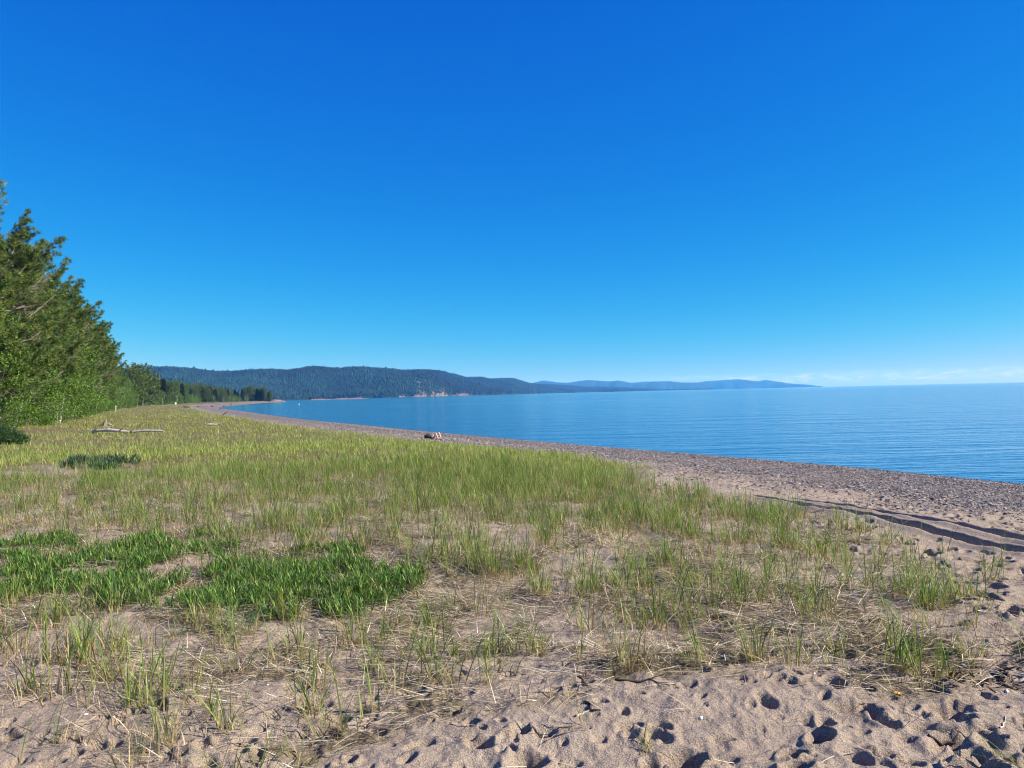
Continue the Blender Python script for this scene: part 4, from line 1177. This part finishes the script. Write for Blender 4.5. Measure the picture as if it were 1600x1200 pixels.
for i, (px, py, sz, lab) in enumerate([(1095, 1125, .030, 'white shell chip beside the sprawling dark green tuft'), (1573, 1082, .026, 'largest white chip on the dark bark heap'), (1580, 1072, .014, 'small white chip at the right of the dark bark heap'),
        (1272, 1054, .018, 'white chip in front of the tuft with curling straw'), (1292, 1070, .010, 'tiny white speck by the small short tuft'), (134, 1117, .022, 'white chip on the sand at lower left'),
        (418, 1071, .014, 'small white chip beside the pale straw at left'), (1506, 1168, .016, 'white chip at the end of the dark stick'), (1530, 955, .030, 'white chip at the foot of the trodden sand slope'),
        (1342, 1105, .016, 'small white chip inside a deep footprint')]):
    chip('shell_chip', px, py, sz * .6, lab, 'shell', M_SHELL, 10 + i, 'white chips on the sand')

# ------------------------------------------------------------------ pebbles
pr_ = np.random.default_rng(77)
N = 360000
u = pr_.random(N); rad = 13 * (95 / 13) ** u; a = pr_.uniform(-R(30), R(42), N)
x, y = rad * np.sin(a), rad * np.cos(a)
s = shore_s(x, y)
wob = (fbm(x * .45 + 70, y * .45, 3) - .5)
p_ = sstep(15.0, 9.8, s + wob * 4.0) * (s > -.3) * (.45 + .55 * sstep(.4, .6, fbm(x * .9, y * .9 + 5, 3)))
k = pr_.random(N) < p_
x, y, rad = x[k], y[k], rad[k]; n = len(x)
sz = np.clip(np.exp(pr_.normal(size=n) * .45) * .016, .008, .05) * np.clip(rad / 26, .8, 1.5)
base_ = unit(np.array([[1, 0, .15], [-.2, 1, .1], [-1, -.1, .2], [.1, -1, .1], [.6, .6, .9], [-.5, .5, 1], [-.5, -.6, .9], [.6, -.5, 1], [0, 0, -1]], float))
fc = np.array([[0, 1, 4], [1, 5, 4], [1, 2, 5], [2, 6, 5], [2, 3, 6], [3, 7, 6], [3, 0, 7], [0, 4, 7], [4, 5, 6], [4, 6, 7], [1, 0, 8], [2, 1, 8], [3, 2, 8], [0, 3, 8]])
jit = 1 + pr_.uniform(-.22, .22, (n, 9, 1)); an = pr_.uniform(0, 6.28, n); ca, sa = np.cos(an), np.sin(an)
Vb = base_[None] * jit * sz[:, None, None] * np.stack([pr_.uniform(.9, 1.5, n), pr_.uniform(.7, 1.1, n), pr_.uniform(.4, .7, n)], -1)[:, None, :]
Vx = Vb[..., 0] * ca[:, None] - Vb[..., 1] * sa[:, None]; Vy = Vb[..., 0] * sa[:, None] + Vb[..., 1] * ca[:, None]
V = np.stack([Vx + x[:, None], Vy + y[:, None], Vb[..., 2] + (gz(x, y) + sz * .12)[:, None]], -1)
pc = np.array([[.07, .066, .064], [.13, .12, .115], [.20, .18, .165], [.27, .24, .22], [.38, .33, .29], [.31, .285, .26], [.28, .20, .165], [.12, .11, .13]])
C = pc[pr_.integers(0, len(pc), n)] * pr_.uniform(.8, 1.2, (n, 1)) * (.5 + .5 * sstep(.6, 2.2, s[k] + pr_.normal(size=n) * .3))[:, None]
o = mesh_obj('pebbles', V.reshape(-1, 3), (np.arange(n)[:, None, None] * 9 + fc[None]).reshape(-1, 3), leaf_mat('pebble', 0.0, .6), col=np.repeat(C, 9, 0))
tag(o, 'grey and pink pebbles of the shingle beach along the water', 'pebbles', kind='stuff')
print('pebbles', n)

# ------------------------------------------------------------------ rocks of the point and the two islets
def make_rock_mat():
    m, n, l, p = mat('pink_granite')
    t = nd(n, 'ShaderNodeTexNoise', Scale=.45, Detail=6.0, Roughness=.65); g = n.new('ShaderNodeNewGeometry'); l.new(g.outputs['Position'], t.inputs['Vector'])
    c = mixc(n, l, mrange(n, l, t.outputs[0], .35, .62), (.05, .042, .036), (.24, .19, .17))
    l.new(c, p.inputs['Base Color']); p.inputs['Roughness'].default_value = .9
    b = nd(n, 'ShaderNodeBump', Strength=.8, Distance=.5); l.new(t.outputs[0], b.inputs['Height']); l.new(b.outputs[0], p.inputs['Normal'])
    return m
M_ROCK = make_rock_mat()
def rock_mound(name, cx, cy, ra, rb, h, rot, seed, label, cat_, group=None, parent=None):
    nr, na = 26, 64; rr_ = np.linspace(0, 1, nr)[:, None]; aa = np.linspace(0, 6.283, na, endpoint=False)[None]
    out = 1 + .30 * np.sin(2 * aa + seed) + .16 * np.sin(5 * aa + 2 * seed)
    X = rr_ * ra * out * np.cos(aa); Y = rr_ * rb * out * np.sin(aa)
    Z = h * ((1 - rr_ ** 2) ** .8) * (.45 + 1.1 * fbm(X * 3 / ra + seed, Y * 3 / rb + seed, 4)) - .6 * rr_ ** 4 + (fbm(X * .5, Y * .5 + seed, 3) - .5) * h * .25
    I = np.arange(nr * na).reshape(nr, na); J = np.roll(I, -1, 1)
    Q = np.stack([I[:-1], I[1:], J[1:], J[:-1]], -1).reshape(-1, 4)
    c, s_ = math.cos(rot), math.sin(rot)
    o = mesh_obj(name, np.stack([X * c - Y * s_, X * s_ + Y * c, Z], -1), Q, M_ROCK, smooth=False)
    o.location = (cx, cy, 0)
    return tag(o, label, cat_, group)
x0, y0 = at_d(430, 818); rock_mound('rock', x0, y0, 9, 7, 2.6, .2, 2, 'pale pink rock at the outer tip of the wooded point', 'rock', 'rocks of the point')
x0, y0 = at_d(424, 806); rock_mound('rock', x0, y0, 8, 6, 2.6, .9, 3.3, 'pale rock just inside the tip of the wooded point', 'rock', 'rocks of the point')
x0, y0 = at_d(434, 830); rock_mound('rock', x0, y0, 5, 3, 1.2, .4, 4.1, 'lowest small rock at the tip of the wooded point', 'rock', 'rocks of the point')
for c_, dep, wid, hh, sd, lab, nt in [(498, 1300, 24, 2.0, 5.2, 'low rocky islet with a few dark trees, left one of two', 24), (544, 1350, 28, 2.4, 6.5, 'low pink rocky islet, right one of two', 16)]:
    x0, y0 = at_d(c_, dep); rock_mound('rocky_islet', x0, y0, wid, 9, hh, 0, sd, lab, 'islet', 'rocky islets')
    for q in range(nt):
        k = int(tr.choice([2, 3])); tx, ty = x0 + tr.normal() * wid * .28 - wid * .2, y0 + tr.normal() * 2.5
        t_ = copy_tree(FP[k], (tx, ty, hh * .35), tr.uniform(0, 6), tr.uniform(.18, .34))
        tag(t_, 'small dark spruce growing on the %s islet' % ('left' if c_ < 520 else 'right'), 'spruce', 'spruces on the %s islet' % ('left' if c_ < 520 else 'right'))
        t_.name = 'spruce_tree'

# ------------------------------------------------------------------ people
M_SKIN = plain('skin', (0.60, 0.42, 0.34), 0.55, 0.08)
M_HAIR = plain('dark_hair', (0.02, 0.014, 0.01), 0.5, 0.2)
M_SWIM = plain('dark_swimwear', (0.02, 0.022, 0.03), 0.6, 0.1)
M_RED = plain('red_swimwear', (0.45, 0.05, 0.05), 0.6, 0.1)
def skin_body(name, J, E, Rd, m, parent, sub=2, rootv=0):
    me = bpy.data.meshes.new(name); me.from_pydata([tuple(v) for v in J], E, [])
    o = bpy.data.objects.new(name, me); COL.objects.link(o); o.parent = parent
    sk = o.modifiers.new('skin', 'SKIN')
    for i, v in enumerate(me.skin_vertices[0].data):
        v.radius = Rd[i] if isinstance(Rd[i], tuple) else (Rd[i], Rd[i]); v.use_root = (i == rootv)
    sk.use_smooth_shade = True
    if sub:
        ss = o.modifiers.new('sub', 'SUBSURF'); ss.levels = sub; ss.render_levels = sub
    me.materials.append(m)
    return o
# sunbather on her back, head to the left, knees up
X, Y, Z = at_g(679, 684.5)
root = tag(empty('person', (X, Y, Z), R(132)), 'sunbather lying back on the pebbles by the water with knees bent up', 'person')
root.scale = (.8, .8, .75)
# local +x towards the head; back on the ground
J = [(0, 0, .12), (.18, 0, .11), (.36, 0, .13), (.50, 0, .14), (.60, 0, .15), (.70, 0, .17), (.78, 0, .18),           # pelvis..head top 0-6
     (.46, .17, .13), (.52, .30, .28), (.68, .14, .36), (.72, .10, .30),                                              # arm raised, elbow up 7-10
     (.46, -.17, .13), (.58, -.36, .30), (.74, -.16, .20), (.77, -.10, .18),                                          # 11-14
     (-.04, .10, .12), (-.34, .14, .47), (-.56, .14, .09), (-.70, .15, .05),                                          # leg 15-18
     (-.04, -.10, .12), (-.30, -.15, .50), (-.52, -.14, .09), (-.66, -.15, .05)]                                      # leg 19-22
E = [(0, 1), (1, 2), (2, 3), (3, 4), (4, 5), (5, 6), (3, 7), (7, 8), (8, 9), (9, 10), (3, 11), (11, 12), (12, 13), (13, 14), (0, 15), (15, 16), (16, 17), (17, 18), (0, 19), (19, 20), (20, 21), (21, 22)]
Rd = [(.13, .11), (.11, .09), (.13, .10), (.12, .10), (.055, .055), (.085, .09), (.07, .08), .06, .042, .034, .03, .06, .042, .034, .03, .09, .062, .042, .035, .09, .062, .042, .035]
skin_body('body', J, E, Rd, M_SKIN, root)
skin_body('hair', [(.70, 0, .15), (.80, 0, .17), (.87, .02, .11), (.92, .05, .05)], [(0, 1), (1, 2), (2, 3)], [.095, .10, .08, .05], M_HAIR, root)
skin_body('swimsuit_bottom', [(-.05, 0, .12), (.08, 0, .12)], [(0, 1)], [(.155, .13), (.14, .115)], M_SWIM, root)
skin_body('swimsuit_top', [(.36, -.10, .15), (.36, .10, .15)], [(0, 1)], [.10, .10], M_SWIM, root)
X, Y, Z = at_g(668.5, 684)
bb = MB()
bb.tube([(-.19, 0, .02), (-.15, 0, .11), (0, 0, .17), (.15, 0, .12), (.20, 0, .02)], [.05, .10, .12, .10, .05], 8)
root = tag(empty('beach_bag', (X, Y, Z), .4), 'black beach bag lying beside the head of the sunbather', 'bag')
bb.build('bag_body', M_SWIM, root)
bb = MB(); t = np.linspace(0, math.pi, 7); bb.tube(np.stack([.10 * np.cos(t), 0 * t, .25 + .09 * np.sin(t)], -1), .012, 5); bb.build('handle', M_SWIM, root)
# a wader far out
X, Y = at_d(467, 395)
root = tag(empty('person', (X, Y, -.75), R(200)), 'distant person standing waist deep in the lake off the point', 'person')
J = [(0, 0, .92), (0, 0, 1.12), (0, 0, 1.32), (0, 0, 1.48), (0, .01, 1.60), (0, .02, 1.72), (.19, 0, 1.40), (.27, .03, 1.12), (.22, .16, .95), (-.19, 0, 1.40), (-.28, .03, 1.12), (-.24, .16, .95),
     (.10, 0, .86), (.12, .02, .48), (.12, 0, .06), (.12, .14, .03), (-.10, 0, .86), (-.12, .02, .48), (-.12, 0, .06), (-.12, .14, .03)]
E = [(0, 1), (1, 2), (2, 3), (3, 4), (4, 5), (2, 6), (6, 7), (7, 8), (2, 9), (9, 10), (10, 11), (0, 12), (12, 13), (13, 14), (14, 15), (0, 16), (16, 17), (17, 18), (18, 19)]
Rd = [(.15, .11), (.13, .10), (.15, .11), .06, .09, .08, .06, .045, .035, .06, .045, .035, .09, .06, .045, .035, .09, .06, .045, .035]
skin_body('body', J, E, Rd, M_SKIN, root)
skin_body('hair', [(0, -.01, 1.66), (0, -.01, 1.76)], [(0, 1)], [.10, .085], M_HAIR, root)
skin_body('swimwear', [(0, 0, .84), (0, 0, 1.04)], [(0, 1)], [(.17, .13), (.155, .12)], M_RED, root)

# ------------------------------------------------------------------ air
hv = bpy.data.materials.new('air'); hv.use_nodes = True
hn, hl = hv.node_tree.nodes, hv.node_tree.links; hn.clear()
ho = hn.new('ShaderNodeOutputMaterial'); hp_ = hn.new('ShaderNodeVolumePrincipled')
hp_.inputs['Color'].default_value = (0.085, 0.40, 1.0, 1)
hp_.inputs['Density'].default_value = 7.2e-5
hp_.inputs['Absorption Color'].default_value = (1, 1, 1, 1)
hp_.inputs['Anisotropy'].default_value = 0.0
hl.new(hp_.outputs[0], ho.inputs['Volume'])
hx, hb, ht = 27000.0, -63.0, 380.0
V = [(sx * hx, sy * hx, z) for z in (hb, ht) for sx, sy in ((-1, -1), (1, -1), (1, 1), (-1, 1))]
haze = mesh_obj('haze', V, np.array([[0, 3, 2, 1], [4, 5, 6, 7], [0, 1, 5, 4], [1, 2, 6, 5], [2, 3, 7, 6], [3, 0, 4, 7]]), hv)
tag(haze, 'thin blue summer haze over the bay', 'haze', kind='stuff')
